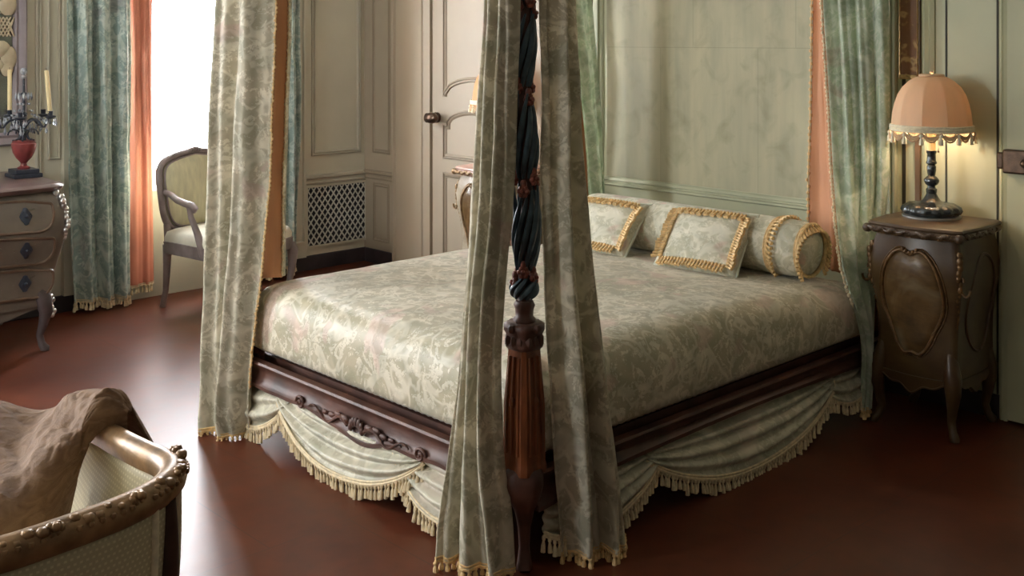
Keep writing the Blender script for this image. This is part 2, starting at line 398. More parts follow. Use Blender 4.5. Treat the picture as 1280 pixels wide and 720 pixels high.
# skirting boards
for nm, mb in (('baseboard_left', MB().box((XB, YL - .02, 0), (2.7, YL, .1)).box((3.9, YL - .022, 0), (X1, YL, .1))),
               ('baseboard_head', MB().box((X1 - .02, 5.99, 0), (X1, YL - .022, .1)).box((X1 - .02, 1.9, 0), (X1, 4.72, .1)))):
    struct(mb.build(nm, 'skirting', smooth=None, mods=[BEV(.006)]))
# head wall, corner strip and door casing
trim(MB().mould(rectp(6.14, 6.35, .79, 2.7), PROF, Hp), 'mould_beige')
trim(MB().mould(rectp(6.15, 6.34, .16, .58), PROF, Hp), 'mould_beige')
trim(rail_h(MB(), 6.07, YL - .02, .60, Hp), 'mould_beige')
cas = MB()
for (a0, a1) in ((5.66, 6.07), (4.40, 4.80)):
    pr = [(0, -.0), (0, .04), (.05, .05), (.06, .036), (.08, .036), (.085, .044), (a1 - a0 - .085, .044), (a1 - a0 - .08, .034), (a1 - a0 - .03, .034), (a1 - a0 - .02, .05), (a1 - a0, .046), (a1 - a0, 0)]
    cas.rings([[(X1 - h, a0 + d, z) for (d, h) in pr] for z in (0, 2.35)])
cas.box((X1 - .05, 4.4, 2.35), (X1, 6.07, 2.72))
trim(cas, 'door_beige', 20)
# silk panel and its frame over the bed
sp = MB().box((X1 - .006, 2.42, .83), (X1, 4.11, 2.7)); struct(sp.build('wall_silk_panel', 'wall_silk', smooth=None))
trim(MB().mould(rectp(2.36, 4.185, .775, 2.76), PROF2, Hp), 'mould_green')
# right-hand panelling beyond the bed
for a0, a1 in ((2.322, 2.338), (2.132, 2.139), (1.909, 1.917)):
    trim(MB().box((X1 - .004, a0, .1), (X1, a1, 2.85)), 'groove', None)
trim(MB().box((X1 - .016, 2.250, .1), (X1, 2.272, 2.85)), simple('brown_bead_paint', (.17, .10, .05), .5), 30)
trim(MB().rings([[(X1 - h, a, z) for (a, h) in ((2.245, 0), (2.24, .012), (2.225, .02), (2.21, .012), (2.2, .02), (2.185, .01), (2.185, 0))] for z in (.1, 2.85)]), 'wall_green', 30)
trim(MB().rings([[(X1 - h, a, z) for (a, h) in ((1.905, 0), (1.90, .014), (1.89, .02), (1.88, .012), (1.879, .024), (1.866, .02), (1.866, 0))] for z in (0, 2.85)]), 'wall_green', 30)

# ---- doors
def door_panel(mb, a0, a1, z0, z1, arch_top=0, arch_bot=0, notch=.035):
    pts = []
    def arc(zb, sgn, left_to_right):
        # step in from the corner, then a low arch across
        xs = [a0, a0 + notch, a0 + notch] if True else []
        out = [(a0, zb), (a0 + notch, zb)]
        L = (a1 - notch) - (a0 + notch)
        for k in range(0, 15):
            t = k / 14; out.append((a0 + notch + L * t, zb + .018 + sgn * (abs(4 * t * (1 - t)) ** .6)))
        out += [(a1 - notch, zb), (a1, zb)]
        return out if left_to_right else out[::-1]
    b = arc(z0, arch_bot, True) if arch_bot else [(a0, z0), (a1, z0)]
    t = arc(z1, arch_top, False) if arch_top else [(a1, z1), (a0, z1)]
    q = []
    for p in b + t:
        if not q or (Vector(p) - Vector(q[-1])).length > .004: q.append(p)
    return mb.mould(q, PROF, lambda a, z, h: (X1 - .028 - h, a, z))
d1 = MB().box((X1 - .028, 4.80, .012), (X1 - .004, 5.645, 2.34)).build('door_1', 'door_beige', smooth=None); struct(d1)
pm = MB()
door_panel(pm, 4.91, 5.53, 1.225, 2.24, 0, .085)
door_panel(pm, 4.91, 5.53, .815, 1.045, .085, 0)
door_panel(pm, 4.91, 5.53, .14, .725, 0, 0)
pm.build('door_moulding', 'mould_beige', d1, 20)
kb = MB().tube([(X1 - .026, 5.595, 1.083), (X1 - .042, 5.595, 1.083)], .036, 16).tube([(X1 - .042, 5.595, 1.083), (X1 - .085, 5.585, 1.083)], .016, 10)
kb.ball((X1 - .095, 5.575, 1.083), .044, 14, 9, (.85, 1.35, .85)).ball((X1 - .10, 5.61, 1.083), .03, 12, 8, (.8, 1, 1.15)).ball((X1 - .10, 5.535, 1.083), .022, 10, 7)
kb.build('door_knob', 'brass_dark', d1)
d2 = MB().box((X1 - .03, 1.0, .012), (X1 - .002, 1.862, 2.3)).mould(rectp(1.10, 1.79, .2, .6), PROF, lambda a, z, h: (X1 - .03 - h, a, z)).mould(rectp(1.10, 1.79, .72, 2.2), PROF, lambda a, z, h: (X1 - .03 - h, a, z)).build('door_2', 'wall_green', smooth=20); struct(d2)
lk = MB().box((X1 - .068, 1.68, 1.045), (X1 - .03, 1.868, 1.145)).box((X1 - .05, 1.868, 1.06), (X1 - .03, 1.90, 1.13))
lk.build('door_lock', 'brass_dark', d2, None, [BEV(.008, 3)])
MB().ball((X1 - .10, 1.75, 1.095), .03, 12, 8, (1.2, 1, .8)).tube([(X1 - .068, 1.75, 1.095), (X1 - .10, 1.75, 1.095)], .012).build('door_knob', 'brass_dark', d2)

# ---- windows
def window(n, W, turn=False):
    a0, a1, z0, z1 = W; y = YL + .22
    f = MB()
    f.box((a0, y, z0), (a0 + .05, y + .07, z1)).box((a1 - .05, y, z0), (a1, y + .07, z1)).box((a0, y, z0), (a1, y + .07, z0 + .05)).box((a0, y, z1 - .05), (a1, y + .07, z1))
    f.box((a0 + .001, YL + .02, z0 - .03), (a1 - .001, y + .02, z0 + .004))
    o = struct(f.build('window_%d' % n, 'white_paint', smooth=None, mods=[BEV(.006)]))
    if turn: o.rotation_euler = (0, 0, R(90)); o.location = (XB + YL, 0, 0)
    mid = (a0 + a1) / 2
    for (b0, b1) in ((a0 + .05, mid), (mid, a1 - .05)):
        c = MB().box((b0, y + .01, z0 + .05), (b0 + .032, y + .05, z1 - .05)).box((b1 - .032, y + .01, z0 + .05), (b1, y + .05, z1 - .05)).box((b0, y + .01, z0 + .05), (b1, y + .05, z0 + .10)).box((b0, y + .01, z1 - .09), (b1, y + .05, z1 - .05))
        cs = c.build('casement', 'white_paint', o, None, world=False)
        MB().box((b0 + .03, y + .028, z0 + .1), (b1 - .03, y + .032, z1 - .09)).build('pane', 'glass', cs, None, world=False)
    lb = MB().tube([(mid, y - .005, z0 + .1), (mid, y - .005, z1 - .1)], .007, 8).tube([(mid, y - .01, 1.66), (mid, y - .03, 1.66)], .014, 10).tube([(mid, y - .03, 1.67), (mid, y - .034, 1.60)], [.009, .013], 8)
    lb.build('espagnolette', 'white_paint', o, world=False)
    return o
window(1, W1); window(2, W2); window(3, FILL_W3, True)
for W in (W1, W2, FILL_W3):
    l = bpy.data.lights.new('window_daylight', 'AREA'); l.shape = 'RECTANGLE'; l.size = W[1] - W[0]; l.size_y = W[3] - W[2]
    l.cycles.is_portal = True
    o = bpy.data.objects.new('window_daylight', l); COL.objects.link(o); o.location = ((W[0] + W[1]) / 2, YL + .33, (W[2] + W[3]) / 2); o.rotation_euler = (R(-90), 0, 0)
    if W is FILL_W3: o.location = (XB - .33, (W[0] + W[1]) / 2, (W[2] + W[3]) / 2); o.rotation_euler = (R(-90), 0, R(90))

# ---- lattice grille in the panelling
g = thing('radiator_grille', 'white diamond lattice grille set low in the panelled wall', 'grille', (4.41, YL, .13))
MB().box((4.165, YL - .006, .165), (4.655, YL - .001, .575)).build('shade_sheet', simple('painted_recess_shade', (.012, .014, .02), .8), g, None)  # flat dark sheet standing in for the shade behind the lattice
MB().mould(rectp(4.15, 4.668, .15, .585), [(0, 0), (0, .016), (.014, .016), (.016, .006), (.016, 0)], Lp).build('grille_frame', 'wall_grey', g, 20)
lt = MB(); x0, x1, z0, z1 = 4.168, 4.652, .168, .572
for sgn in (1, -1):
    for k in range(-14, 30):
        pts = []
        dx = .047; slope = 1.35 * sgn
        c = x0 + k * dx
        # clip the line z = z0 + slope*(x-c) to the rectangle
        xa, xb = (c, c + (z1 - z0) / abs(slope)) if sgn > 0 else (c, c - (z1 - z0) / abs(slope))
        pa, pb = Vector((xa, z0)), Vector((xb, z1))
        d = pb - pa; t0, t1 = 0, 1
        if d.x > 0: t0 = max(t0, (x0 - pa.x) / d.x); t1 = min(t1, (x1 - pa.x) / d.x)
        else: t0 = max(t0, (x1 - pa.x) / d.x); t1 = min(t1, (x0 - pa.x) / d.x)
        if t1 - t0 > .02:
            A = pa + d * t0; B = pa + d * t1; e = d.normalized(); nn = Vector((-e.y, e.x)) * .0046; yy = YL - .010 - .002 * (sgn > 0)
            lt.add([(A.x + nn.x, yy, A.y + nn.y), (A.x - nn.x, yy, A.y - nn.y), (B.x - nn.x, yy, B.y - nn.y), (B.x + nn.x, yy, B.y + nn.y),
                    (A.x + nn.x, yy + .004, A.y + nn.y), (A.x - nn.x, yy + .004, A.y - nn.y), (B.x - nn.x, yy + .004, B.y - nn.y), (B.x + nn.x, yy + .004, B.y + nn.y)],
                   [(0, 1, 2, 3), (4, 7, 6, 5), (0, 4, 5, 1), (1, 5, 6, 2), (2, 6, 7, 3), (3, 7, 4, 0)])
lt.build('lattice', simple('pale_lattice_paint', (.56, .57, .52), .5), g, None)

# ------------------------------------------------------------------ fringe helpers
def tassel(mb, p, L, r, d=Vector((0, 0, -1))):
    d = Vector(d).normalized(); p = Vector(p)
    q = Vector((1, 0, 0)) if abs(d.x) < .8 else Vector((0, 1, 0)); x = (q - d * q.dot(d)).normalized(); y = d.cross(x)
    rings = []
    for (t, k) in ((0, .45), (.12, .9), (.26, .85), (.34, .5), (.6, .95), (1, 1.1)):
        rings.append([p + d * L * t + (x * cos(a) + y * sin(a)) * r * k for a in [2 * pi * j / 6 for j in range(6)]])
    mb.rings(rings)
def fringe(path, L, spacing, r, name, mat, parent, jitter=.15, head=.006, d=(0, 0, -1)):
    mb = MB(); P = [Vector(p) for p in path]
    mb.tube(P, head, 6); mb.tube([p + Vector((0, 0, head * 1.6)) for p in P], head * .8, 6)
    acc = 0
    for a, b in zip(P, P[1:]):
        seg = (b - a).length
        while acc < seg:
            q = a.lerp(b, acc / seg)
            tassel(mb, q, L * random.uniform(1 - jitter, 1 + jitter), r, Vector(d) + Vector((random.uniform(-.15, .15), random.uniform(-.15, .15), 0)))
            acc += spacing
        acc -= seg
    return mb.build(name, mat, parent)
def beads(path, r, spacing, name, mat, parent):
    mb = MB(); P = [Vector(p) for p in path]; acc = 0; i = 0
    mb.tube(P, r * .35, 5)
    for a, b in zip(P, P[1:]):
        seg = (b - a).length
        while acc < seg:
            q = a.lerp(b, acc / seg); i += 1
            mb.ball(q + Vector((random.uniform(-1, 1) * r * .4, random.uniform(-1, 1) * r * .4, 0)), r, 6, 4, (1, 1, 1.25)); acc += spacing
        acc -= seg
    return mb.build(name, mat, parent)
def sheet_fn(A, B, folds, amp, ph=0., curl=.0, side=1, wob=.25, bottom=None):
    def fn(s, t):
        a = cr(A, t); b = cr(B, t); ss = s + .035 * sin(2 * pi * (1.3 * s + ph)) * s * (1 - s) * 4
        p = a.lerp(b, ss)
        n = Vector((b.y - a.y, -(b.x - a.x), 0)); n = n.normalized() * side if n.length > 1e-6 else Vector((1, 0, 0))
        z = p.z
        th = 2 * pi * folds * ss + ph * 6 + wob * sin(z * 2.1 + ph * 5 + s * 2)
        f = sin(th + .55 * sin(th)) + .28 * sin(2.3 * th + z * 1.7 + ph * 3)
        f += .22 * noise.noise(Vector((s * 5, z * 2.2, ph * 9))) + .35 * noise.noise(Vector((s * 3.3, z * 3.6, ph * 5 + 2))) + .10 * noise.noise(Vector((s * 14, z * 11, ph * 7)))
        ampz = amp(t) if callable(amp) else amp
        p = p + n * (f * ampz - curl * (abs(2 * s - 1) ** 3))
        p.z += .004 * noise.noise(Vector((s * 9, z * 7, ph)))
        return p
    return fn
def drape(name, label, A, B, folds, amp, mat, group, ph=0, curl=.02, side=1, nu=90, nv=70, cat='curtain', wob=.25, loc=None):
    fn = sheet_fn(A, B, folds, amp, ph, curl, side, wob)
    base = loc or (Vector(A[-1]) + Vector(B[-1])) / 2; base = Vector(base)
    o = thing(name, label, cat, base, 0, group)
    MB().grid(fn, nu, nv).build('drape_fabric', mat, o, 60, [SOLID(.006)])
    return o, fn

# ------------------------------------------------------------------ the bed
BED = thing('four_poster_bed', 'carved dark wood four-poster bed at the room centre', 'bed', (3.3, 3.15, 0))
BX0, BX1, BY0, BY1 = 2.30, 4.36, 2.34, 3.95
# platform inside
MB().box((BX0 + .03, BY0 + .03, .22), (BX1 - .02, BY1 - .03, .315)).build('bed_base', 'dark_wood', BED, None)
def rail(name, p0, p1, out, zt, low, T=.05):
    """carved rail from p0 to p1; low(t) gives the lower edge, out is the outward normal"""
    p0, p1, out = Vector((*p0, 0)), Vector((*p1, 0)), Vector((*out, 0))
    n = 64; rings = []
    for i in range(n + 1):
        t = i / n; p = p0.lerp(p1, t); zl = low(t); h = zt - zl
        prof = [(0, zt), (.032, zt), (.036, zt - .008), (.030, zt - .018), (.018, zt - .026), (.014, zt - .045), (.020, zt - h * .62), (.026, zl + .022), (.036, zl + .014), (.034, zl), (0, zl)]
        rings.append([p + out * (d - .012) + Vector((0, 0, z)) for (d, z) in prof])
    return MB().rings(rings).build(name, 'dark_wood', BED, 50)
def low_foot(t):
    return .222 - .034 * exp(-((t - .5) / .10) ** 2) - .012 * exp(-((t - .5) / .24) ** 2) - .012 * exp(-((t - .12) / .05) ** 2) - .012 * exp(-((t - .88) / .05) ** 2) + .004 * sin(t * 2 * pi * 6)
fr = rail('foot_rail', (2.262, 2.38), (2.262, 3.93), (-1, 0), .318, low_foot)
def low_side(t): return .214 - .03 * exp(-((t - .0) / .08) ** 2) - .03 * exp(-((t - 1) / .08) ** 2) + .022 * sin(pi * t)
sr = rail('side_rail', (2.30, 2.322), (4.54, 2.322), (0, -1), .305, low_side)
rail('side_rail', (2.30, 3.968), (4.54, 3.968), (0, 1), .305, low_side)
# carving in the middle of the foot rail: shell, leaf scrolls
cv = MB(); c0 = Vector((2.243, 3.155, .240))
for k in range(7):
    a = pi * (k / 6) ; cv.ball(c0 + Vector((-.002, cos(a) * .034, sin(a) * .022 - .012)), .016, 8, 6, (.55, .8, 1.15))
for sg in (-1, 1):
    for j, (dy, dz, r) in enumerate(((.075, .004, .020), (.115, .012, .017), (.155, .006, .015), (.20, .010, .012), (.245, .004, .010))):
        cv.ball(c0 + Vector((0, sg * dy, dz - .004 * j)), r, 8, 6, (.5, 1.5, .75))
    pts = [c0 + Vector((-.004, sg * (.05 + .25 * t), .02 * sin(t * 9) - .012)) for t in [i / 20 for i in range(21)]]
    cv.tube(pts, [.008 * (1 - .6 * i / 20) for i in range(21)], 6)
    for jj in range(12):
        pass
    sc = [c0 + Vector((-.002, sg * (.36 + .03 * (1 - i / 26) * cos(i * .42)), -.008 + .026 * (1 - i / 26) * sin(i * .42))) for i in range(26)]
    cv.tube(sc, .006, 6)
cv.build('carving', 'dark_wood', fr, 60)

def make_post(px, py, detail, rot=0):
    q = bpy.data.objects.new('bedpost', None); COL.objects.link(q); q.parent = BED
    q.location = Vector((px, py, 0)) - Vector(BED.location)
    def W(x, y, z): return Vector((px + x, py + y, z))
    def sq(w, z, ch=.25):
        c = w * (1 - ch); return [W(w, c, z), W(c, w, z), W(-c, w, z), W(-w, c, z), W(-w, -c, z), W(-c, -w, z), W(c, -w, z), W(w, -c, z)][::-1]
    # cabriole leg
    dx = -.012 if px < 3 else .01; dy = -.012 if py < 3 else .012
    leg = MB()
    prof = [(.0, .019, .35), (.012, .026, .8), (.035, .022, .6), (.07, .017, .2), (.13, .021, .0), (.18, .032, -.2), (.225, .052, .3), (.27, .064, .4), (.30, .062, .2), (.315, .055, .0)]
    rings = []
    for z, r, o_ in prof:
        rings.append([(px + dx * o_ + r * cos(a) * (1 + .12 * cos(4 * a)), py + dy * o_ + r * sin(a) * (1 + .12 * cos(4 * a)), z) for a in [2 * pi * k / 16 for k in range(16)]])
    leg.rings(rings); leg.build('leg', 'dark_wood', q, 60)
    # fluted square shaft
    sh = MB(); rr = []
    for z, wd in ((.30, .053), (.318, .055), (.33, .051), (.345, .0515), (.50, .050), (.62, .042), (.665, .039), (.675, .041), (.69, .041)): rr.append(sq(wd, z))
    sh.rings(rr)
    for (ax, ay) in ((-1, 0), (0, -1), (1, 0), (0, 1)):
        for o_ in (-.018, 0, .018):
            pts = [W(ax * (wd + .0005) + (o_ * wd / .041 * 1.1 if ax == 0 else 0), ay * (wd + .0005) + (o_ * wd / .041 * 1.1 if ay == 0 else 0), z) for z, wd in ((.36, .0515), (.50, .050), (.60, .0435), (.65, .040))]
            sh.tube(pts, .0052, 6)
        # little carved rosette at mid height
        sh.ball(W(ax * .048, ay * .048, .515), .012, 8, 6, (1, 1, 1.6))
    sh.build('post_shaft', 'post_wood', q, 40)
    cp = MB(); rr = []
    for z, wd in ((.665, .040), (.675, .050), (.685, .053), (.70, .049), (.715, .050), (.728, .056), (.742, .056), (.75, .046)): rr.append(sq(wd * .92, z, .3))
    cp.rings(rr)
    for k in range(12):
        a = 2 * pi * k / 12; m_ = max(abs(cos(a)), abs(sin(a)))
        cp.ball(W(.046 * cos(a) / m_ * .93, .046 * sin(a) / m_ * .93, .695), .012, 6, 5, (1, 1, 1.6))
        if k % 3 == 0: cp.ball(W(.052 * cos(a), .052 * sin(a), .735), .014, 6, 5)
    cp.build('capital', 'dark_wood', q, 50)
    # column above with spiralling leaves and flower clusters
    ax_ = lambda z: (.008 * sin((z - .75) * 7.4), .008 * cos((z - .75) * 7.4))
    col = MB(); zz = [.74 + .02 * i for i in range(77)]
    col.tube([W(*ax_(z), z) for z in zz], [.020 + .002 * sin(z * 20) for z in zz], 10)
    col.lathe([(.034, .748), (.036, .757), (.027, .766), (.028, .785), (.033, .80), (.027, .812)], (px, py, 0), 14)
    col.build('post_column', 'dark_wood' if detail else 'dark_wood', q, 60)
    if not detail: return q
    fz = [.885, 1.165, 1.44, 1.70, 1.97]
    lv = MB(); prev = .80
    for si, z1 in enumerate(fz):
        z0 = prev + .02
        n = 9
        for k in range(n):
            a0 = 2 * pi * k / n + si * .4; L = (z1 - z0) * random.uniform(.88, 1.08)
            pts, rad = [], []
            flare = random.choice((0, 0, .010, .016))
            for i in range(13):
                t = i / 12; z = z0 + L * t; a = a0 + 1.5 * t
                r = .024 + .013 * sin(pi * min(1, t * 1.05)) + (flare * smooth(.65, 1, t))
                o_ = ax_(z); pts.append(W(o_[0] + r * cos(a), o_[1] + r * sin(a), z)); rad.append(.0105 * (sin(pi * (.12 + .84 * t)) ** .7) + .0012)
            lv.tube(pts, rad, 6, sq=.75)
        prev = z1
    lv.build('carved_leaves', 'leaf_blue', q, 60)
    for si, z in enumerate(fz):
        fl = MB()
        for k in range(5):
            a = 2 * pi * k / 5 + si * 1.1; zc = z + .02 * sin(k * 2.4); o_ = ax_(zc); c = W(o_[0] + .028 * cos(a), o_[1] + .028 * sin(a), zc)
            out = Vector((cos(a), sin(a), .25)).normalized(); tx = Vector((-sin(a), cos(a), 0)); ty = out.cross(tx)
            for j in range(6):
                b = 2 * pi * j / 6; fl.ball(c + (tx * cos(b) + ty * sin(b)) * .0115 + out * .003, .0095, 6, 5)
            fl.ball(c + out * .012, .0075, 6, 5)
            fl.ball(c + Vector((0, 0, .022)), .011, 6, 5, (1, 1, 1.5))
        fl.build('carved_flower', 'flower_red', q, 60)
    return q
make_post(2.288, 2.352, True)
make_post(2.30, 4.0, False)
make_post(4.56, 2.44, False)
make_post(4.59, 4.19, False)
te = MB()
for a, b in (((2.288, 2.352), (2.30, 4.0)), ((2.288, 2.352), (4.56, 2.44)), ((4.56, 2.44), (4.59, 4.19)), ((2.30, 4.0), (4.59, 4.19))):
    te.tube([(*a, 2.285), (*b, 2.285)], .03, 8)
te.build('canopy_frame', 'dark_wood', BED)

# swags under the rails
def swag(p0, p1, out, ztop, d0, d1, sag, folds, ph, name='swag', tuck=0):
    p0, p1, out = Vector((*p0, 0)), Vector((*p1, 0)), Vector((*out, 0))
    def fn(s, t):
        drop = (d0 + (d1 - d0) * s) + sag * (4 * s * (1 - s)) ** .8
        p = p0.lerp(p1, s)
        z = ztop - drop * t
        e = (4 * s * (1 - s)) ** .5
        o_ = .012 * sin(2 * pi * folds * t ** .8 + ph) * (.35 + .65 * e) + (.042 * e + .014) * sin(pi * t * .62) + .006 * noise.noise(Vector((s * 4, t * 5, ph)))
        q = p + out * o_; q.z = z
        return q
    o = MB().grid(fn, 48, 44).build(name, 'swag', BED, 70, [SOLID(.004)])
    path = [fn(i / 48, 1.0) for i in range(49)]
    fringe(path, .052, .019, .0072, 'fringe', 'pale_gold', o, head=.006)
    return o
# foot side (left in the photograph): three scallops overlapping
swag((2.285, 3.99), (2.285, 3.595), (-1, 0), .235, .17, .02, .075, 3, .3)
swag((2.272, 3.70), (2.272, 2.79), (-1, 0), .235, .03, .03, .160, 4, 1.2)
swag((2.285, 2.97), (2.285, 2.40), (-1, 0), .235, .03, .06, .135, 4, 2.1)
# side rail
swag((2.345, 2.342), (2.90, 2.342), (0, -1), .225, .13, .03, .075, 4, .7)
swag((2.82, 2.330), (4.02, 2.330), (0, -1), .225, .03, .03, .165, 4, 1.6)
swag((3.92, 2.342), (4.28, 2.342), (0, -1), .225, .03, .07, .07, 3, 2.4)

# bedspread
def bedspread():
    mb = MB()
    x0, x1, y0, y1 = 2.272, 4.37, 2.312, 3.972
    prof = [(.000, .318), (-.004, .36), (-.008, .42), (-.006, .48), (.004, .53), (.020, .565), (.045, .592), (.08, .608), (.13, .616), (.20, .620), (.32, .624), (.5, .626), (.7, .627)]
    rings = []
    NP = 220
    for d, z in prof:
        ax0, ax1, ay0, ay1 = x0 + d, x1 - d, y0 + d, y1 - d
        rad = max(.04, .06 - d * .1)
        ring = []
        # rounded rectangle sampled by arc length
        w_, h_ = ax1 - ax0, ay1 - ay0; rad = min(rad, w_ / 2 - .001, h_ / 2 - .001)
        segs = [w_ - 2 * rad, pi * rad / 2, h_ - 2 * rad, pi * rad / 2] * 2; tot = sum(segs)
        for k in range(NP):
            s = k / NP * tot; i = 0
            while s > segs[i] and i < 7: s -= segs[i]; i += 1
            cs = ((ax0 + rad, ay0 + rad), (ax1 - rad, ay0 + rad), (ax1 - rad, ay1 - rad), (ax0 + rad, ay1 - rad))
            if i % 2 == 0:
                e = i // 2
                p = [(ax0 + rad + s, ay0), (ax1, ay0 + rad + s), (ax1 - rad - s, ay1), (ax0, ay1 - rad - s)][e]
            else:
                e = i // 2; c = cs[(e + 1) % 4]; a = -pi / 2 + e * pi / 2 + s / rad
                p = (c[0] + rad * cos(a), c[1] + rad * sin(a))
            zz = z - .055 * smooth(3.3, 4.1, p[0]) * smooth(.40, .60, z)
            zz += (.006 * noise.noise(Vector((p[0] * 3.1, p[1] * 3.1, 0))) + .003 * noise.noise(Vector((p[0] * 9, p[1] * 9, 3)))) * smooth(.36, .5, z)
            # gentle vertical drape ripples on the hanging sides
            rip = .010 * noise.noise(Vector((p[0] * 5.5, p[1] * 5.5, z * 1.2))) * (1 - smooth(.5, .6, z)) * smooth(.31, .40, z)
            nx = (p[0] - (x0 + x1) / 2); ny = (p[1] - (y0 + y1) / 2)
            fx = 1 if abs(nx) / (x1 - x0) > abs(ny) / (y1 - y0) else 0
            q = (p[0] + (rip * (1 if nx > 0 else -1) if fx else 0), p[1] + (rip * (1 if ny > 0 else -1) if not fx else 0), zz)
            ring.append(q)
        rings.append(ring)
    mb.rings(rings)
    o = mb.build('bedspread', 'bedspread', None, 70, [SUB])
    rebase(o, (3.3, 3.15, .318))
    return tag(o, 'sage and cream floral brocade bedspread covering the four-poster bed', 'bedspread')
bs = bedspread()

# bolster along the head
def bolster():
    o = thing('bolster', 'long round sage silk bolster lying across the bed head', 'bolster', (4.16, 3.1, .568))
    mb = MB(); ya, yb, r, zc = 2.49, 3.80, .128, .568 + .124
    prof = [(0.02, -.0), (.075, .002), (.105, .012), (.122, .035), (.1275, .07), (.128, .3), (.1265, .6), (.128, .95), (.1275, 1.24), (.122, 1.275), (.105, 1.298), (.075, 1.308), (.02, 1.31)]
    rings = []
    for rr, t in prof:
        rings.append([(4.16 + rr * cos(a), ya + t, zc + rr * sin(a) * .97 + .0) for a in [2 * pi * k / 36 for k in range(36)]])
    mb.rings(rings); mb.build('bolster_cover', 'pillow', o, 60, [SUB])
    for t, rr in ((.012, .116), (.155, .130)):
        fb = MB()
        ring = [Vector((4.16 + rr * cos(a), ya + t, zc + rr * sin(a) * .97)) for a in [2 * pi * k / 40 for k in range(40)]]
        fb.tube(ring, .008, 6, closed=True)
        fb.tube([p + Vector((0, .012, 0)) for p in ring], .005, 6, closed=True)
        for k in range(40):
            a = 2 * pi * k / 40; p = ring[k]
            d = Vector((cos(a) * .45, -.35, sin(a) * .3 - .7)) if t < .1 else Vector((cos(a) * .5, -1, sin(a) * .5 - .3))
            if sin(a) > -.75: tassel(fb, p, .042, .0075, d)
        fb.build('tassel_band', 'gold', o)
    return o
bolster()
def cushion(label, loc, rz, lean, wd, ht, seed):
    o = thing('cushion', label, 'cushion', loc, 0, 'tasselled cushions on the bed')
    o.rotation_euler = (lean, 0, rz)
    rnd = random.Random(seed)
    th = .062
    def front(sg):
        def fn(s, t):
            x = (s - .5) * 2; z = (t - .5) * 2
            e = max(0, (1 - abs(x) ** 2.6)) * max(0, (1 - abs(z) ** 2.6))
            pin = 1 - .05 * (1 - abs(z) ** 2) * abs(x) ** 3; pin2 = 1 - .05 * (1 - abs(x) ** 2) * abs(z) ** 3
            return (x * wd / 2 * pin, sg * th * e ** .42 + .002 * noise.noise(Vector((x * 4, z * 4, seed))), ht / 2 + z * ht / 2 * pin2)
        return fn
    mb = MB().grid(front(-1), 28, 28).grid(front(1), 28, 28)
    mb.build('cushion_cover', 'pillow', o, 80, world=False)
    F = front(-1)
    edge = [F(i / 24, 0) for i in range(25)] + [F(1, i / 24) for i in range(1, 25)] + [F(1 - i / 24, 1) for i in range(1, 25)] + [F(0, 1 - i / 24) for i in range(1, 24)]
    MB().tube([(p[0], 0, p[2]) for p in edge], .006, 6, closed=True).build('piping', simple('pale_green_cord', (.56, .58, .48), .6), o, world=False)
    fr_ = MB(); ins = .095
    loop = [(ins + (1 - 2 * ins) * i / 20, ins) for i in range(20)] + [(1 - ins, ins + (1 - 2 * ins) * i / 20) for i in range(20)] + [(1 - ins - (1 - 2 * ins) * i / 20, 1 - ins) for i in range(20)] + [(ins, 1 - ins - (1 - 2 * ins) * i / 20) for i in range(20)]
    P = [Vector(F(*q)) + Vector((0, -.004, 0)) for q in loop]
    fr_.tube(P, .005, 6, closed=True)
    for k, (s, t) in enumerate(loop):
        d = Vector((0, -.25, 0))
        if k < 20: d += Vector((0, 0, -1))
        elif k < 40: d += Vector((1, 0, -.45))
        elif k < 60: d += Vector((.1 if k % 2 else -.1, -.3, -1))
        else: d += Vector((-1, 0, -.45))
        q = P[k] + Vector((0, -.004, 0)); tassel(fr_, q, .040 * rnd.uniform(.85, 1.15), .0072, d)
        # twisted braid knob
        fr_.ball(q, .0075, 6, 4)
    fr_.build('tassel_fringe', 'gold', o, world=False)
    return o
cushion('sage silk cushion with gold tassel border leaning on bolster middle', (3.875, 2.915, .572), R(-81), R(-43), .41, .335, 1)
cushion('sage silk tasselled cushion on the bed partly hidden behind the near bedpost drapery', (3.87, 3.53, .572), R(-86), R(-44), .42, .32, 2)

# ------------------------------------------------------------------ bed curtains
GB = 'brocade curtains of the four-poster bed'
NL_A = [(2.235,2.428,2.24), (2.211,2.438,1.721), (2.193,2.454,1.454), (2.179,2.468,1.115), (2.161,2.485,0.751), (2.138,2.521,0.359), (2.117,2.541,0.140), (2.097,2.532,0.03)]
NL_B = [(2.204, 2.32, 2.24), (2.201, 2.323, 1.718), (2.197, 2.326, 1.458), (2.189, 2.334, 1.128), (2.168, 2.354, 0.774), (2.17, 2.352, 0.396), (2.192, 2.331, 0.184), (2.203, 2.321, 0.02)]
NR_A = [(2.324, 2.272, 2.24), (2.324, 2.272, 1.721), (2.318, 2.267, 1.455), (2.312, 2.267, 1.118), (2.315, 2.262, 0.756), (2.338, 2.257, 0.418), (2.357, 2.254, 0.197), (2.388, 2.282, 0.033)]
NR_B = [(2.466,2.347,2.24), (2.490,2.324,1.725), (2.499,2.302,1.450), (2.515,2.273,1.101), (2.547,2.242,0.728), (2.576,2.214,0.379), (2.593,2.199,0.154), (2.586,2.177,0.03)]
FL_A = [(2.225,4.12,2.24), (2.204,4.141,1.767), (2.179,4.137,1.368), (2.167,4.148,0.903), (2.160,4.155,0.505), (2.146,4.141,0.212), (2.139,4.134,0.067), (2.124,4.107,0.015)]
FL_B = [(2.285,3.802,2.24), (2.278,3.809,1.760), (2.271,3.816,1.376), (2.259,3.827,0.929), (2.215,3.831,0.549), (2.190,3.848,0.262), (2.185,3.853,0.103), (2.200,3.869,0.02)]
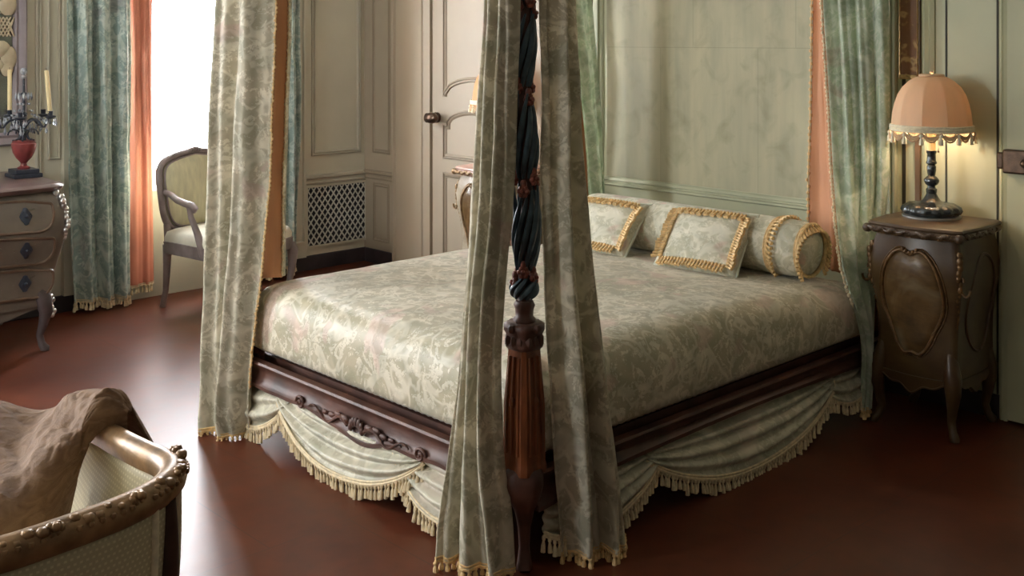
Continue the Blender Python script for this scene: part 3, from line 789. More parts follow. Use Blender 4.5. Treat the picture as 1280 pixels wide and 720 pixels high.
FS_A = [(2.315,3.897,2.24), (2.315,3.897,1.763), (2.308,3.904,1.372), (2.299,3.913,1.013), (2.292,3.920,0.632)]
FS_B = [(2.514,4.067,2.24), (2.512,4.069,1.773), (2.504,4.063,1.359), (2.493,4.059,0.981), (2.486,4.053,0.582)]
HR_A = [(4.42, 2.605, 2.24), (4.42, 2.593, 1.782), (4.4, 2.553, 1.348), (4.36, 2.507, 0.942), (4.125, 2.335, 0.65), (4.19, 2.27, 0.364), (4.19, 2.265, 0.14), (4.185, 2.265, 0.05)]
HR_B = [(4.484,2.332,2.24), (4.494,2.323,1.776), (4.497,2.320,1.353), (4.494,2.323,0.930), (4.411,2.330,0.586), (4.300,2.300,0.334), (4.258,2.290,0.124), (4.261,2.290,0.05)]
HL_A = [(4.52, 2.71, 2.24), (4.52, 2.702, 1.787), (4.51, 2.696, 1.339), (4.5, 2.698, 1.041), (4.48, 2.695, 0.727), (4.48, 2.695, 0.56)]
HL_B = [(4.46, 2.592, 2.24), (4.46, 2.584, 1.782), (4.44, 2.541, 1.347), (4.43, 2.515, 1.061), (4.4, 2.471, 0.764), (4.4, 2.471, 0.56)]
BL_A = [(4.258, 4.093, 2.24), (4.29, 4.063, 1.818), (4.324, 4.03, 1.382), (4.353, 4.003, 1.034), (4.365, 3.991, 0.795), (4.372, 3.985, 0.6)]
BL_B = [(4.464,4.076,2.24), (4.480,4.060,1.822), (4.503,4.039,1.467), (4.519,4.024,1.111), (4.535,4.008,0.755), (4.541,4.002,0.60)]
BS_A = [(4.112, 4.025, 2.24), (4.149, 3.99, 1.812), (4.189, 3.952, 1.388), (4.214, 3.928, 1.049), (4.229, 3.914, 0.816), (4.241, 3.902, 0.6)]

o, fn = drape('bed_curtain', 'tall brocade drape left of the carved near bedpost, covering the foot rail', NL_A, NL_B, 2.6, lambda t: .020 + .010 * t, 'drape', GB, .13, .02, 1, 110, 90)
fringe([fn(i / 30, 1.0) for i in range(31)], .03, .022, .008, 'fringe', 'gold', o)
o, fn = drape('bed_curtain', 'tall brocade drape right of the carved near bedpost, hanging before the side rail', NR_A, NR_B, 2.4, lambda t: .022 + .010 * t, 'drape', GB, .52, .03, 1, 110, 90)
fringe([fn(i / 30, 1.0) for i in range(31)], .035, .020, .008, 'fringe', 'gold', o)
o, fn = drape('bed_curtain', 'brocade drape with salmon lining at the bed foot corner nearest the window', FL_A, FL_B, 2.2, lambda t: .022 + .012 * t, 'drape', GB, .81, .03, 1, 110, 90)
fringe([fn(i / 30, 1.0) for i in range(31)], .035, .021, .008, 'fringe', 'gold', o)
beads([fn(1.0, i / 60) + Vector((0, -.006, 0)) for i in range(46)], .0065, .017, 'edge_trim', 'gold', o)
fs = sheet_fn(FS_A, FS_B, .8, .014, .3, .0)
MB().grid(fs, 30, 50).build('drape_lining', 'lining', o, 60, [SOLID(.003)])
fs2 = lambda s, t: Vector(fs(s, t)) + Vector((-.002, .014, 0)) if s < .98 else Vector(fs(s, t)) + Vector((.03, .022, 0))
MB().grid(lambda s, t: (Vector(fs(s, t)) + Vector((.0, .014, 0)) + Vector((.034, .012, 0)) * smooth(.85, 1, s)), 30, 50).build('drape_back', 'drape', o, 60, [SOLID(.004)])
beads([Vector(fs(1.0, i / 60)) + Vector((.0, -.004, 0)) for i in range(60)], .0065, .018, 'edge_trim', 'pale_gold', o)

o, fn = drape('bed_curtain', 'pale mint brocade drape at the bed head beside the fringed lamp', HR_A, HR_B, 3.3, lambda t: .022 - .008 * t, 'mint', GB, .27, .01, 1, 110, 80)
fringe([fn(i / 20, 1.0) for i in range(21)], .03, .02, .008, 'fringe', 'gold', o)
beads([fn(0.0, i / 60) + Vector((-.004, .008, 0)) for i in range(40)], .0075, .019, 'edge_trim', 'pale_gold', o)
hl = sheet_fn(HL_A, HL_B, 1.2, .018, .4, 0)
MB().grid(hl, 30, 40).build('drape_lining', 'lining', o, 60, [SOLID(.004)])
beads([Vector(hl(0.0, i / 60)) + Vector((-.006, .004, 0)) for i in range(60)], .008, .03, 'lining_trim', 'gold', o)

o, fn = drape('bed_curtain', 'mint brocade drape at the bed head left of the silk wall panel', BL_A, BL_B, 1.4, .018, 'mint', GB, .6, .01, 1, 60, 60)
beads([fn(0.0, i / 60) + Vector((-.012, -.004, 0)) for i in range(61)], .008, .02, 'edge_trim', 'gold', o)
bsf = sheet_fn(BS_A, BL_A, .9, .012, .2, 0)
MB().grid(bsf, 20, 40).build('drape_lining', 'lining', o, 60, [SOLID(.004)])

# ------------------------------------------------------------------ window curtains
TA = [(2.47, 6.35, 2.66), (2.47, 6.35, 1.6), (2.475, 6.35, .8), (2.50, 6.33, .07)]
TB = [(2.885, 6.35, 2.66), (2.875, 6.35, 1.6), (2.868, 6.35, .8), (2.862, 6.33, .055)]
o, fn = drape('window_curtain', 'teal blue brocade curtain with gold hem fringe left of the window', TA, TB, 3.4, .042, 'teal', None, .4, .01, 1, 120, 50)
fringe([fn(i / 40, 1.0) for i in range(41)], .045, .024, .009, 'fringe', 'pale_gold', o)
SA = [(2.83, 6.43, 2.66), (2.83, 6.43, 1.6), (2.84, 6.43, .8), (2.83, 6.42, .08)]
SB = [(3.04, 6.43, 2.66), (3.03, 6.43, 1.6), (3.032, 6.43, .8), (3.035, 6.42, .09)]
o, fn = drape('window_curtain', 'plain salmon pink curtain hanging between teal curtain and bright window', SA, SB, 2.6, .010, 'salmon', None, .2, .0, 1, 60, 40)
fringe([fn(i / 20, 1.0) for i in range(21)], .045, .024, .009, 'fringe', 'pale_gold', o)

mirw = lambda Q: [(6.52 - x, y, z) for x, y, z in Q]
o, fn = drape('window_curtain', 'teal blue brocade curtain right of the window, behind the bed corner drape', mirw(TB), mirw(TA), 4.3, .032, 'teal', None, .7, .01, 1, 100, 30)
fringe([fn(i / 40, 1.0) for i in range(41)], .045, .024, .009, 'fringe', 'pale_gold', o)
o, fn = drape('window_curtain', 'plain salmon pink curtain right of the window, behind the bed corner drape', mirw(SB), mirw(SA), 2.6, .010, 'salmon', None, .5, .0, 1, 60, 30)
fringe([fn(i / 20, 1.0) for i in range(21)], .045, .024, .009, 'fringe', 'pale_gold', o)
# ------------------------------------------------------------------ nightstands
def bombe(mb, levels, hd, n=14, serp=.02, capz=True):
    """levels: (z, halfwidth, front y, back y); front faces -Y"""
    rings = []
    for z, hw, yf, yb in levels:
        ring = []
        cw = hw * .16
        for k in range(n + 1):     # front, left to right
            t = k / n; x = -hw + cw + (2 * hw - 2 * cw) * t
            ring.append((x, yf - serp * sin(pi * t) , z))
        for k in range(1, 4):
            a = -pi / 2 + pi / 2 * k / 4; ring.append((hw - cw + cw * cos(a) * (1 + .25 * sin(2 * a + pi)), yf + cw + cw * sin(a), z))
        for k in range(n // 2 + 1):
            t = k / (n // 2); ring.append((hw + serp * .5 * sin(pi * t), yf + cw + (yb - yf - cw) * t, z))
        for k in range(n // 2 + 1):
            t = k / (n // 2); ring.append((-hw - serp * .5 * sin(pi * t), yb + (yf + cw - yb) * t, z))
        for k in range(1, 4):
            a = pi + pi / 2 * k / 4; ring.append((-hw + cw + cw * cos(a) * 1.0, yf + cw + cw * sin(a), z))
        rings.append(ring)
    return mb.rings(rings)
def yfront(z, levels):
    for a, b in zip(levels, levels[1:]):
        if a[0] <= z <= b[0]:
            t = (z - a[0]) / (b[0] - a[0]); return a[2] + (b[2] - a[2]) * t, a[1] + (b[1] - a[1]) * t
    return levels[-1][2], levels[-1][1]
def nightstand(label, loc, dark=True):
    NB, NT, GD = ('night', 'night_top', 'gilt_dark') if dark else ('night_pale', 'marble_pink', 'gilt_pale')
    o = thing('nightstand', label, 'nightstand', loc, R(-90), 'painted bombe nightstands')
    lv = [(.22, .165, -.17, .19), (.27, .170, -.172, .19), (.36, .168, -.165, .19), (.45, .170, -.162, .19), (.54, .182, -.172, .19), (.62, .196, -.188, .19), (.68, .198, -.192, .19), (.74, .190, -.184, .19), (.785, .178, -.170, .19), (.80, .178, -.170, .19)]
    bombe(MB(), lv, None, 16, .022).build('carcass', NB, o, 50, world=False)
    # top slab with moulded edge
    tl = [(.795, .186, -.180, .195), (.802, .198, -.192, .20), (.815, .204, -.198, .20), (.826, .198, -.192, .20), (.834, .202, -.196, .20), (.842, .198, -.192, .198), (.846, .188, -.18, .19)]
    bombe(MB(), tl, None, 16, .024).build('top', NT, o, 40, world=False)
    ce = MB()
    for q in range(46):
        t = q / 45; x = -.19 + .38 * t; ce.ball((x, -.196 - .024 * sin(pi * t) - .004 * sin(t * 30), .815 + .005 * sin(t * 44)), .0085 + .0025 * sin(t * 22), 6, 5, (1.3, .8, 1))
        for sx in (-1, 1):
            if q < 40: ce.ball((sx * (.201 + .012 * sin(pi * t) + .003 * sin(t * 30)), -.16 + .34 * t, .815 + .005 * sin(t * 44)), .008 + .0025 * sin(t * 22), 6, 5, (.8, 1.3, 1))
    for sx in (-1, 1): ce.ball((sx * .196, -.188, .812), .022, 8, 6, (1, 1, .9))
    ce.build('carved_edge', 'night_top' if dark else 'gilt_pale', o, 60, world=False)
    # scalloped apron, front and sides
    ap = MB()
    def apron(pts_fn, L):
        n = 28; T = []
        for i in range(n + 1):
            t = i / n; zl = .205 - .030 * sin(pi * t) ** 2 + .012 * cos(6 * pi * t) * sin(pi * t) + .012 * (1 - sin(pi * t)); p = pts_fn(t); T.append((p, zl))
            p = pts_fn(t); T.append((p, zl))
        for (p, zl), (q, z2) in zip(T, T[1:]):
            nrm = (Vector(q) - Vector(p)).normalized(); nn = Vector((nrm.y, -nrm.x)) * .014
            ap.add([(p[0] + nn.x, p[1] + nn.y, .235), (q[0] + nn.x, q[1] + nn.y, .235), (q[0] + nn.x, q[1] + nn.y, z2), (p[0] + nn.x, p[1] + nn.y, zl),
                    (p[0], p[1], .235), (q[0], q[1], .235), (q[0], q[1], z2), (p[0], p[1], zl)], [(0, 1, 2, 3), (4, 7, 6, 5), (3, 2, 6, 7), (0, 4, 5, 1)])
        ap.tube([(p[0] + .008 * (Vector(q) - Vector(p)).normalized().y, p[1] - .012, zl + .003) for (p, zl), (q, _) in zip(T, T[1:])], .005, 6)
    apron(lambda t: (-.15 + .30 * t, -.166 - .022 * sin(pi * t)), .3)
    apron(lambda t: (.158 + .008 * sin(pi * t), -.15 + .32 * t), .3)
    ap.build('apron', NB, o, 50, world=False)
    # cabriole legs
    for sx in (-1, 1):
        for yy, sy in ((-.155, -1), (.165, 1)):
            pts = []; rad = []
            for z, off, r in ((.34, -.006, .020), (.30, .0, .030), (.24, .010, .036), (.18, .014, .030), (.12, .008, .021), (.07, .000, .0165), (.035, .010, .0165), (.014, .024, .021), (0.002, .026, .018)):
                pts.append((sx * (.148 + off), yy + sy * off * (1 if sy < 0 else .3), z)); rad.append(r)
            MB().tube(pts, rad, 10).build('leg', NB, o, 60, world=False)
    # painted cartouche on the front and its gilt frame
    def cart(k):
        P = []
        for i in range(60):
            a = 2 * pi * i / 60 + pi / 2
            x = .128 * cos(a) * (1 + .10 * sin(a)) * k; z = .535 + .222 * sin(a) * k
            if sin(a) > 0: z -= .028 * exp(-(x / .03) ** 2) * k
            else: x *= 1 - .10 * sin(-a * 2 + 0) ** 2; z += .018 * exp(-(x / .02) ** 2)
            x *= 1 - .06 * exp(-((z - .42) / .05) ** 2)
            P.append((x, z))
        return P
    def on(x, z, h):
        yf, hw = yfront(z, lv); t = (x + hw * .84) / (2 * hw * .84); return (x, yf - .022 * sin(pi * min(1, max(0, t))) - h, z)
    C = cart(1.0); md = MB(); rings = []
    for k, h in ((1.0, .0), (.97, .006), (.8, .007), (.5, .008), (.2, .009)): rings.append([on(x, z, h) for x, z in cart(k)])
    # shrink about the centre
    def cartc(k): return [(x * k, .535 + (z - .535) * k) for x, z in C]
    rings = [[on(x, z, h) for x, z in cartc(k)] for k, h in ((1.0, -.004), (.97, .004), (.75, .006), (.45, .007), (.15, .007), (.02, .007))]
    md.rings(rings).build('painted_medallion', 'medallion', o, 60, world=False)
    gf = MB().tube([on(x, z, .004) for x, z in C], .0075, 8, closed=True)
    gf.tube([on(x * 1.10, .535 + (z - .535) * 1.05, .001) for x, z in C], .004, 6, closed=True)
    for i, (x, z) in enumerate(C):
        if i in (0, 1, 59, 2, 58): gf.ball(on(x, z + .006, .006), .010, 6, 5)
        if i in (24, 27, 30, 33, 36): gf.ball(on(x, z - .004, .004), .008, 6, 5)
    gf.build('gilt_cartouche', GD, o, 60, world=False)
    # side cartouche
    hwz = lambda z: yfront(z, lv)[1]
    sp_ = [(.0 + .115 * cos(2 * pi * i / 40), .53 + .2 * sin(2 * pi * i / 40)) for i in range(40)]
    for sx in (1, -1): MB().tube([(sx * (hwz(z) + .012 * sin(pi * min(1, max(0, (y + .15) / .33)))), y + .02, z) for y, z in sp_], .006, 6, closed=True).build('side_moulding', NT, o, 60, world=False)
    # carved corner scrolls
    for sx in (-1, 1):
        mt = MB()
        for i in range(11):
            z = .74 - .022 * i; yf, hw = yfront(z, lv); wv = .008 * sin(i * 1.3)
            mt.ball((sx * (hw * .965 + wv * .6), yf + .020 - abs(wv), z), .016 - .0007 * i, 7, 5, (1, .9, 1.3))
        pts = [(sx * (yfront(z, lv)[1] * .96), yfront(z, lv)[0] + .018, z) for z in [.50 - .02 * k for k in range(14)]]
        mt.tube(pts, [.010 - .0004 * k for k in range(14)], 7)
        mt.tube([(sx * (.19 + .014 * cos(a) + .004 * a), -.168, .64 + .026 * sin(a) - .006 * a) for a in [k * .45 for k in range(16)]], .006, 6)
        mt.build('corner_carving', GD, o, 60, world=False)
    # carved border under the top
    bd = MB()
    for i in range(33):
        x = -.17 + .34 * i / 32
        bd.ball((x, -.188 - .022 * sin(pi * i / 32), .806 + .005 * sin(i * 1.1)), .008, 6, 4, (1.3, .8, .8 + .3 * (i % 2)))
    bd.build('carved_border', GD, o, 60, world=False)
    return o
nightstand('dark painted nightstand at the right of the bed below the peach lamp', (4.42, 2.082, 0))
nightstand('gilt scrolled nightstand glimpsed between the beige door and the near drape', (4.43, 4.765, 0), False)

# ------------------------------------------------------------------ lamps
def lamp(label, loc, lit):
    SH = 'shade_lit' if lit else 'shade'
    o = thing('table_lamp', label, 'lamp', loc, R(12), 'silk-shaded bedside lamps')
    x, y, z0 = loc
    MB().lathe([(.02, 0), (.116, .0), (.119, .004), (.119, .008), (.1, .010)], (0, 0, 0), 40).build('base_plate', simple('pale_base_rim', (.55, .56, .52), .3, .5), o, 40, world=False)
    gad = lambda a, z: 1 + (.10 * (abs(cos(7 * a)) - .5) if .012 < z < .062 else 0)
    MB().lathe([(.09, .009), (.112, .016), (.120, .030), (.114, .045), (.095, .056), (.070, .060), (.052, .062), (.036, .072), (.026, .088), (.020, .100)], (0, 0, 0), 72, gad).build('lamp_base', 'lamp_metal', o, 60, world=False)
    MB().lathe([(.020, .098), (.022, .108), (.023, .118), (.017, .124), (.016, .132), (.024, .140), (.029, .150), (.030, .158), (.024, .168), (.015, .176), (.017, .186), (.019, .20), (.019, .215), (.015, .222), (.022, .228), (.022, .234), (.018, .240), (.018, .268), (.021, .274), (.021, .282), (.012, .284)], (0, 0, 0), 20, lambda a, z: 1 + (.08 * abs(cos(4 * a)) if .138 < z < .168 else 0)).build('stem', 'lamp_metal', o, 50, world=False)
    MB().lathe([(.0165, .282), (.0165, .40), (.012, .404)], (0, 0, 0), 16).build('candle_tube', 'candle', o, 40, world=False)
    MB().ball((0, 0, .45), .028, 12, 9, (1, 1, 1.35)).build('bulb', 'bulb_warm' if lit else 'bulb', o, world=False)
    ng = 10; gore = lambda a, z: 1 - .045 * abs(sin(ng / 2 * a)) ** 1.0 * min(1, (.60 - z) * 9 + .25)
    prof = [(.164, .366), (.162, .40), (.158, .44), (.150, .48), (.137, .52), (.117, .553), (.090, .579), (.064, .594), (.046, .600)]
    rings = []
    for r, z in prof:
        rings.append([(r * gore(2 * pi * k / 120, z) * cos(2 * pi * k / 120), r * gore(2 * pi * k / 120, z) * sin(2 * pi * k / 120), z) for k in range(120)])
    sh = MB().rings(rings, cap=False).build('lamp_shade', SH, o, 25, [SOLID(.002)], world=False)
    MB().tube([(.046 * cos(a), .046 * sin(a), .602) for a in [2 * pi * j / 40 for j in range(40)]], .007, 8, closed=True).tube([(-.046, 0, .602), (.046, 0, .602)], .0015, 5).tube([(0, 0, .600), (0, 0, .612)], .003, 6).ball((0, 0, .616), .008, 8, 6).build('top_ruche', SH, o, world=False)
    tb = MB()
    for k, z in ((.1655, .372), (.1665, .381), (.1655, .390)):
        tb.tube([(k * cos(a), k * sin(a), z) for a in [2 * pi * j / 60 for j in range(60)]], .0055, 6, closed=True)
    tb.build('braid', 'cream_trim', sh, world=False)
    lp = MB(); nt_ = 14
    for j in range(nt_):
        a0 = 2 * pi * j / nt_; a1 = 2 * pi * (j + 1) / nt_
        for d, rr in ((.034, .0045), (.024, .004), (.016, .0035)):
            lp.tube([((.168) * cos(a0 + (a1 - a0) * t), .168 * sin(a0 + (a1 - a0) * t), .366 - d * sin(pi * t)) for t in [i / 10 for i in range(11)]], rr, 5)
    lp.build('loop_fringe', simple('tan_loop_fringe', (.62, .42, .25), .6), sh, world=False)
    for j in range(nt_):
        ts = MB(); a = 2 * pi * j / nt_; tassel(ts, (.170 * cos(a), .170 * sin(a), .364), .045, .0095)
        ts.build('tassel', 'cream_trim', sh, world=False)
    lp2 = MB().tube([(.03, -.02, .36), (.032, -.021, .28)], .0012, 5).ball((.032, -.021, .276), .005, 6, 5)
    lp2.build('pull_chain', 'brass_dark', o, world=False)
    # wire carrier
    MB().tube([(0, 0, .40), (0, .02, .44), (0, .035, .50), (0, .02, .57), (0, 0, .597)], .0018, 5).build('shade_carrier', 'brass_dark', o, world=False)
    return o
lamp('dark metal table lamp with peach domed silk shade on the right nightstand', (4.485, 2.12, .846), False)
lamp('orange glowing fringed lamp shade peeking out behind the near bed drape', (4.45, 4.80, .846), True)

# hanging band beside the lamp
bp = MB().box((X1 - .02, 2.258, 1.432), (X1 - .004, 2.342, 2.75)).build('scroll_band', 'bell', None, None, [BEV(.004)])
rebase(bp, (X1 - .012, 2.30, 1.432))
bp2 = thing('wall_hanging', 'narrow brown gilt scrollwork band hanging above the right lamp', 'wall hanging', (X1 - .012, 2.30, 1.43))
bp.parent = bp2; bp.location = (0, 0, .002)
MB().box((X1 - .024, 2.255, 1.424), (X1 - .003, 2.345, 1.444)).box((X1 - .022, 2.256, 1.44), (X1 - .003, 2.262, 2.75)).box((X1 - .022, 2.338, 1.44), (X1 - .003, 2.344, 2.75)).build('band_border', 'gilt', bp2, None, [BEV(.003)])

# ------------------------------------------------------------------ commode with candelabra, mirror
CM = thing('commode', 'painted bombe commode with three drawers left of the teal curtain', 'commode', (1.62, 6.1, 0))
clv = [(.235, .52, -.40, .32), (.30, .53, -.40, .32), (.40, .545, -.405, .32), (.50, .575, -.415, .32), (.60, .600, -.43, .32), (.68, .610, -.42, .32), (.76, .595, -.395, .32), (.815, .56, -.355, .32)]
bombe(MB(), clv, None, 24, .03).build('carcass', 'commode', CM, 50, world=False)
bombe(MB(), [(.812, .575, -.37, .33), (.82, .590, -.385, .33), (.838, .60, -.395, .33), (.85, .592, -.388, .33), (.856, .58, -.375, .33)], None, 24, .035).build('top', 'commode_top', CM, 40, world=False)
for dz0, dz1 in ((.63, .785), (.465, .605), (.29, .44)):
    for xc, hwx in ((.29, .235), (-.29, .235)):
        def onf(x, z, h):
            yf, hw = yfront(z, clv); t = (x + hw * .84) / (2 * hw * .84); return (x, yf - .03 * sin(pi * min(1, max(0, t))) - h, z)
        zc = (dz0 + dz1) / 2; hz = (dz1 - dz0) / 2
        def sup(k, n=48): return [(xc + hwx * k * (abs(cos(a)) ** .45) * (1 if cos(a) > 0 else -1), zc + hz * k * (abs(sin(a)) ** .6) * (1 if sin(a) > 0 else -1) + .012 * cos(3 * a) * (xc > 0) - 0) for a in [2 * pi * i / n for i in range(n)]]
        dr = MB().rings([[onf(x, z, h) for x, z in sup(k)] for k, h in ((1, -.004), (.985, .005), (.6, .005), (.1, .005))])
        d_ = dr.build('drawer', 'commode', CM, 50, world=False)
        MB().tube([onf(x, z, .004) for x, z in sup(.99)], .0085, 6, closed=True).build('drawer_moulding', 'commode_line', d_, 60, world=False)
        for hx in (xc - .09, xc + .09):
            hd = MB()
            hd.rings([[onf(hx + .027 * r * cos(a) * (1 + .25 * cos(4 * a)), zc + .044 * r * sin(a), h) for a in [2 * pi * i / 16 for i in range(16)]] for r, h in ((1, .004), (.95, .010), (.3, .012))])
            hd.ball(onf(hx, zc, .018), .009, 8, 6)
            hd.build('handle', 'plinth', d_, 60, world=False)
for sx in (-1, 1):
    mt = MB()
    for i in range(12):
        z = .80 - .021 * i; yf, hw = yfront(min(z, .81), clv)
        mt.ball((sx * (hw * .985 + .006 * sin(i * 1.9)), yf + .025 - .012 * sin(i), z), .019 - .0006 * i, 7, 5, (1, 1, 1.15))
    mt.build('corner_mount', 'silver', CM, 60, world=False)
    m2 = MB()
    for i in range(6): m2.ball((sx * (.525 + .008 * sin(i * 2)), -.37 - .006 * i, .27 - .018 * i), .015, 7, 5)
    m2.build('knee_mount', 'silver', CM, 60, world=False)
    for yy, k in ((-.375, -1), (.28, 1)):
        MB().tube([(sx * (.47 + o_), yy + k * o_, z) for z, o_ in ((.32, -.01), (.26, .012), (.20, .022), (.14, .012), (.08, -.002), (.035, .006), (.012, .018), (.002, .018))], [.040, .042, .034, .024, .018, .019, .024, .02], 10).build('leg', 'commode_leg', CM, 60, world=False)
ap = MB()
for i in range(40):
    def zl(t): return .20 + .02 * cos(2 * pi * t * 2) - .03 * exp(-((t - .5) / .08) ** 2)
    t0, t1 = i / 40, (i + 1) / 40
    ap.add([(-.47 + .94 * t0, -.385 - .03 * sin(pi * t0), .25), (-.47 + .94 * t1, -.385 - .03 * sin(pi * t1), .25), (-.47 + .94 * t1, -.385 - .03 * sin(pi * t1), zl(t1)), (-.47 + .94 * t0, -.385 - .03 * sin(pi * t0), zl(t0)),
            (-.47 + .94 * t0, -.36, .25), (-.47 + .94 * t1, -.36, .25), (-.47 + .94 * t1, -.36, zl(t1)), (-.47 + .94 * t0, -.36, zl(t0))], [(0, 1, 2, 3), (4, 7, 6, 5), (3, 2, 6, 7), (0, 4, 5, 1)])
ap.build('apron', 'commode', CM, 50, world=False)

CD = thing('candelabra', 'red urn candelabra hung with crystal drops on the commode', 'candelabra', (2.14, 6.1, .856))
MB().box((-.075, -.075, 0), (.075, .075, .022)).box((-.062, -.062, .022), (.062, .062, .045)).build('plinth', 'plinth', CD, None, [BEV(.004)], world=False)
MB().lathe([(.032, .045), (.034, .052), (.018, .062), (.015, .075), (.022, .085), (.040, .105), (.056, .135), (.063, .165), (.064, .182), (.058, .19), (.060, .196), (.05, .20)], (0, 0, 0), 28).build('urn', 'urn', CD, 40, world=False)
class Drops:
    def rings(s, r): MB().rings(r).build('crystal_drop', 'crystal', CD, None, world=False); return s
    def ball(s, *a): MB().ball(*a).build('crystal_bead', 'crystal', CD, None, world=False); return s
arms = MB(); cups = []; drops = Drops()
arms.tube([(0, 0, .19), (0, 0, .30), (0, 0, .44), (0, 0, .56)], [.014, .010, .009, .006], 8)
for z, r in ((.25, .022), (.34, .02), (.45, .018)): arms.ball((0, 0, z), r, 10, 6, (1, 1, .7))
NARM = 5; A0 = R(-44)
for k in range(NARM):
    a = A0 + 2 * pi * k / NARM; ca, sa = cos(a), sin(a)
    L = .145
    pts = [(ca * L * t, sa * L * t, .26 + .06 * sin(pi * t * 1.2) - .02 * t + .12 * smooth(.72, 1, t)) for t in [i / 14 for i in range(15)]]
    arms.tube(pts, [.0075 - .0025 * i / 14 for i in range(15)], 7)
    e = Vector(pts[-1]); cups.append(e)
    arms.lathe([(.006, -.01), (.028, .0), (.03, .006), (.012, .010), (.013, .03), (.015, .034)], e, 12)
    arms.tube([(ca * (.05 + .03 * cos(b)), sa * (.05 + .03 * cos(b)), .23 + .03 * sin(b)) for b in [i * .5 for i in range(11)]], .005, 6)
    for j in range(5):
        b = 2 * pi * j / 5; p = e + Vector((.03 * cos(b), .03 * sin(b), -.005)); h = random.uniform(.028, .05)
        drops.rings([[(p.x + r * cos(q), p.y + r * sin(q), p.z - z) for q in [2 * pi * i / 6 for i in range(6)]] for r, z in ((.001, 0), (.004, .006), (.003, .012), (.008, h * .6), (.006, h * .85), (.001, h))])
    for j in range(4):
        t = .25 + .2 * j; p = Vector((ca * L * t, sa * L * t, .26 + .03)); h = random.uniform(.03, .07)
        drops.rings([[(p.x + r * cos(q), p.y + r * sin(q), p.z - z) for q in [2 * pi * i / 6 for i in range(6)]] for r, z in ((.001, 0), (.004, .008), (.003, .02), (.009, h * .75), (.001, h))])
    for j in range(7):
        t = j / 6; drops.ball((ca * .09 * t + .0, sa * .09 * t, .50 - .18 * t - .05 * sin(pi * t)), .008, 6, 4)
arms.build('branches', 'plinth', CD, 60, world=False)
for j in range(10):
    b = 2 * pi * j / 10; drops.rings([[(.04 * cos(b) + r * cos(q), .04 * sin(b) + r * sin(q), .46 - z) for q in [2 * pi * i / 6 for i in range(6)]] for r, z in ((.001, 0), (.006, .012), (.008, .03), (.001, .045))])
drops.ball((0, 0, .575), .020, 8, 6).ball((0, 0, .545), .014, 8, 6)
import itertools
cl = ['cream candle standing in the right arm of the red urn candelabra', 'cream candle in the left arm of the candelabra, at the photo edge']
def candle(label, p, lean, h=.235):
    o = thing('candle', label, 'candle', p, 0, 'candles of the candelabra')
    o.rotation_euler = (0, lean, 0)
    MB().lathe([(.0115, 0), (.0115, h - .006), (.009, h)], (0, 0, 0), 14).build('wax', 'candle', o, 40, world=False)
    MB().tube([(0, 0, h), (0, 0, h + .012)], .0015, 5).build('wick', 'brass_dark', o, world=False)
B0 = Vector((2.14, 6.1, .856))
candle(cl[0], B0 + cups[0] + Vector((0, 0, .012)), R(-5), .245)
left = min(range(NARM), key=lambda k: abs(.7247 * cups[k].x - .689 * cups[k].y + .077))
candle(cl[1], B0 + cups[left] + Vector((0, 0, .012)), R(0), .245)

MR = thing('wall_mirror', 'mauve grey framed wall mirror with carved beige ornament above the commode', 'mirror', (1.6, YL - .02, 1.0))
MB().mould(rectp(.95, 2.27, 1.0, 2.7), [(0, 0), (0, .035), (.012, .05), (.03, .042), (.045, .03), (.06, .036), (.075, .02), (.075, 0)], Lp).build('mirror_frame', 'frame_grey', MR, 30)
MB().box((1.02, YL - .014, 1.07), (2.20, YL - .006, 2.63)).build('mirror_glass', simple('dim_mirror', (.45, .47, .46), .12, .9, bmp=0), MR, None)
orn = MB()
for (x, z, r, sx, sz) in ((2.165, 1.80, .05, 1.0, 1.3), (2.13, 1.86, .05, 1.2, 1), (2.17, 1.50, .045, 1, 1.5), (2.12, 1.55, .05, 1.2, 1), (2.16, 1.44, .035, 1, 1.4), (2.10, 1.46, .04, 1.3, .8), (2.15, 1.92, .04, 1, 1.4)):
    orn.ball((x, YL - .03, z), r, 12, 8, (sx, .4, sz))
for i in range(5):
    for sg in (-1, 1):
        orn.tube([(2.08 + .02 * i, YL - .03, 1.62 if sg > 0 else 1.73), (2.14 + .02 * i if 2.14 + .02 * i < 2.2 else 2.2, YL - .03, 1.73 if sg > 0 else 1.62)], .004, 6)
orn.build('carved_ornament', 'carved_beige', MR)

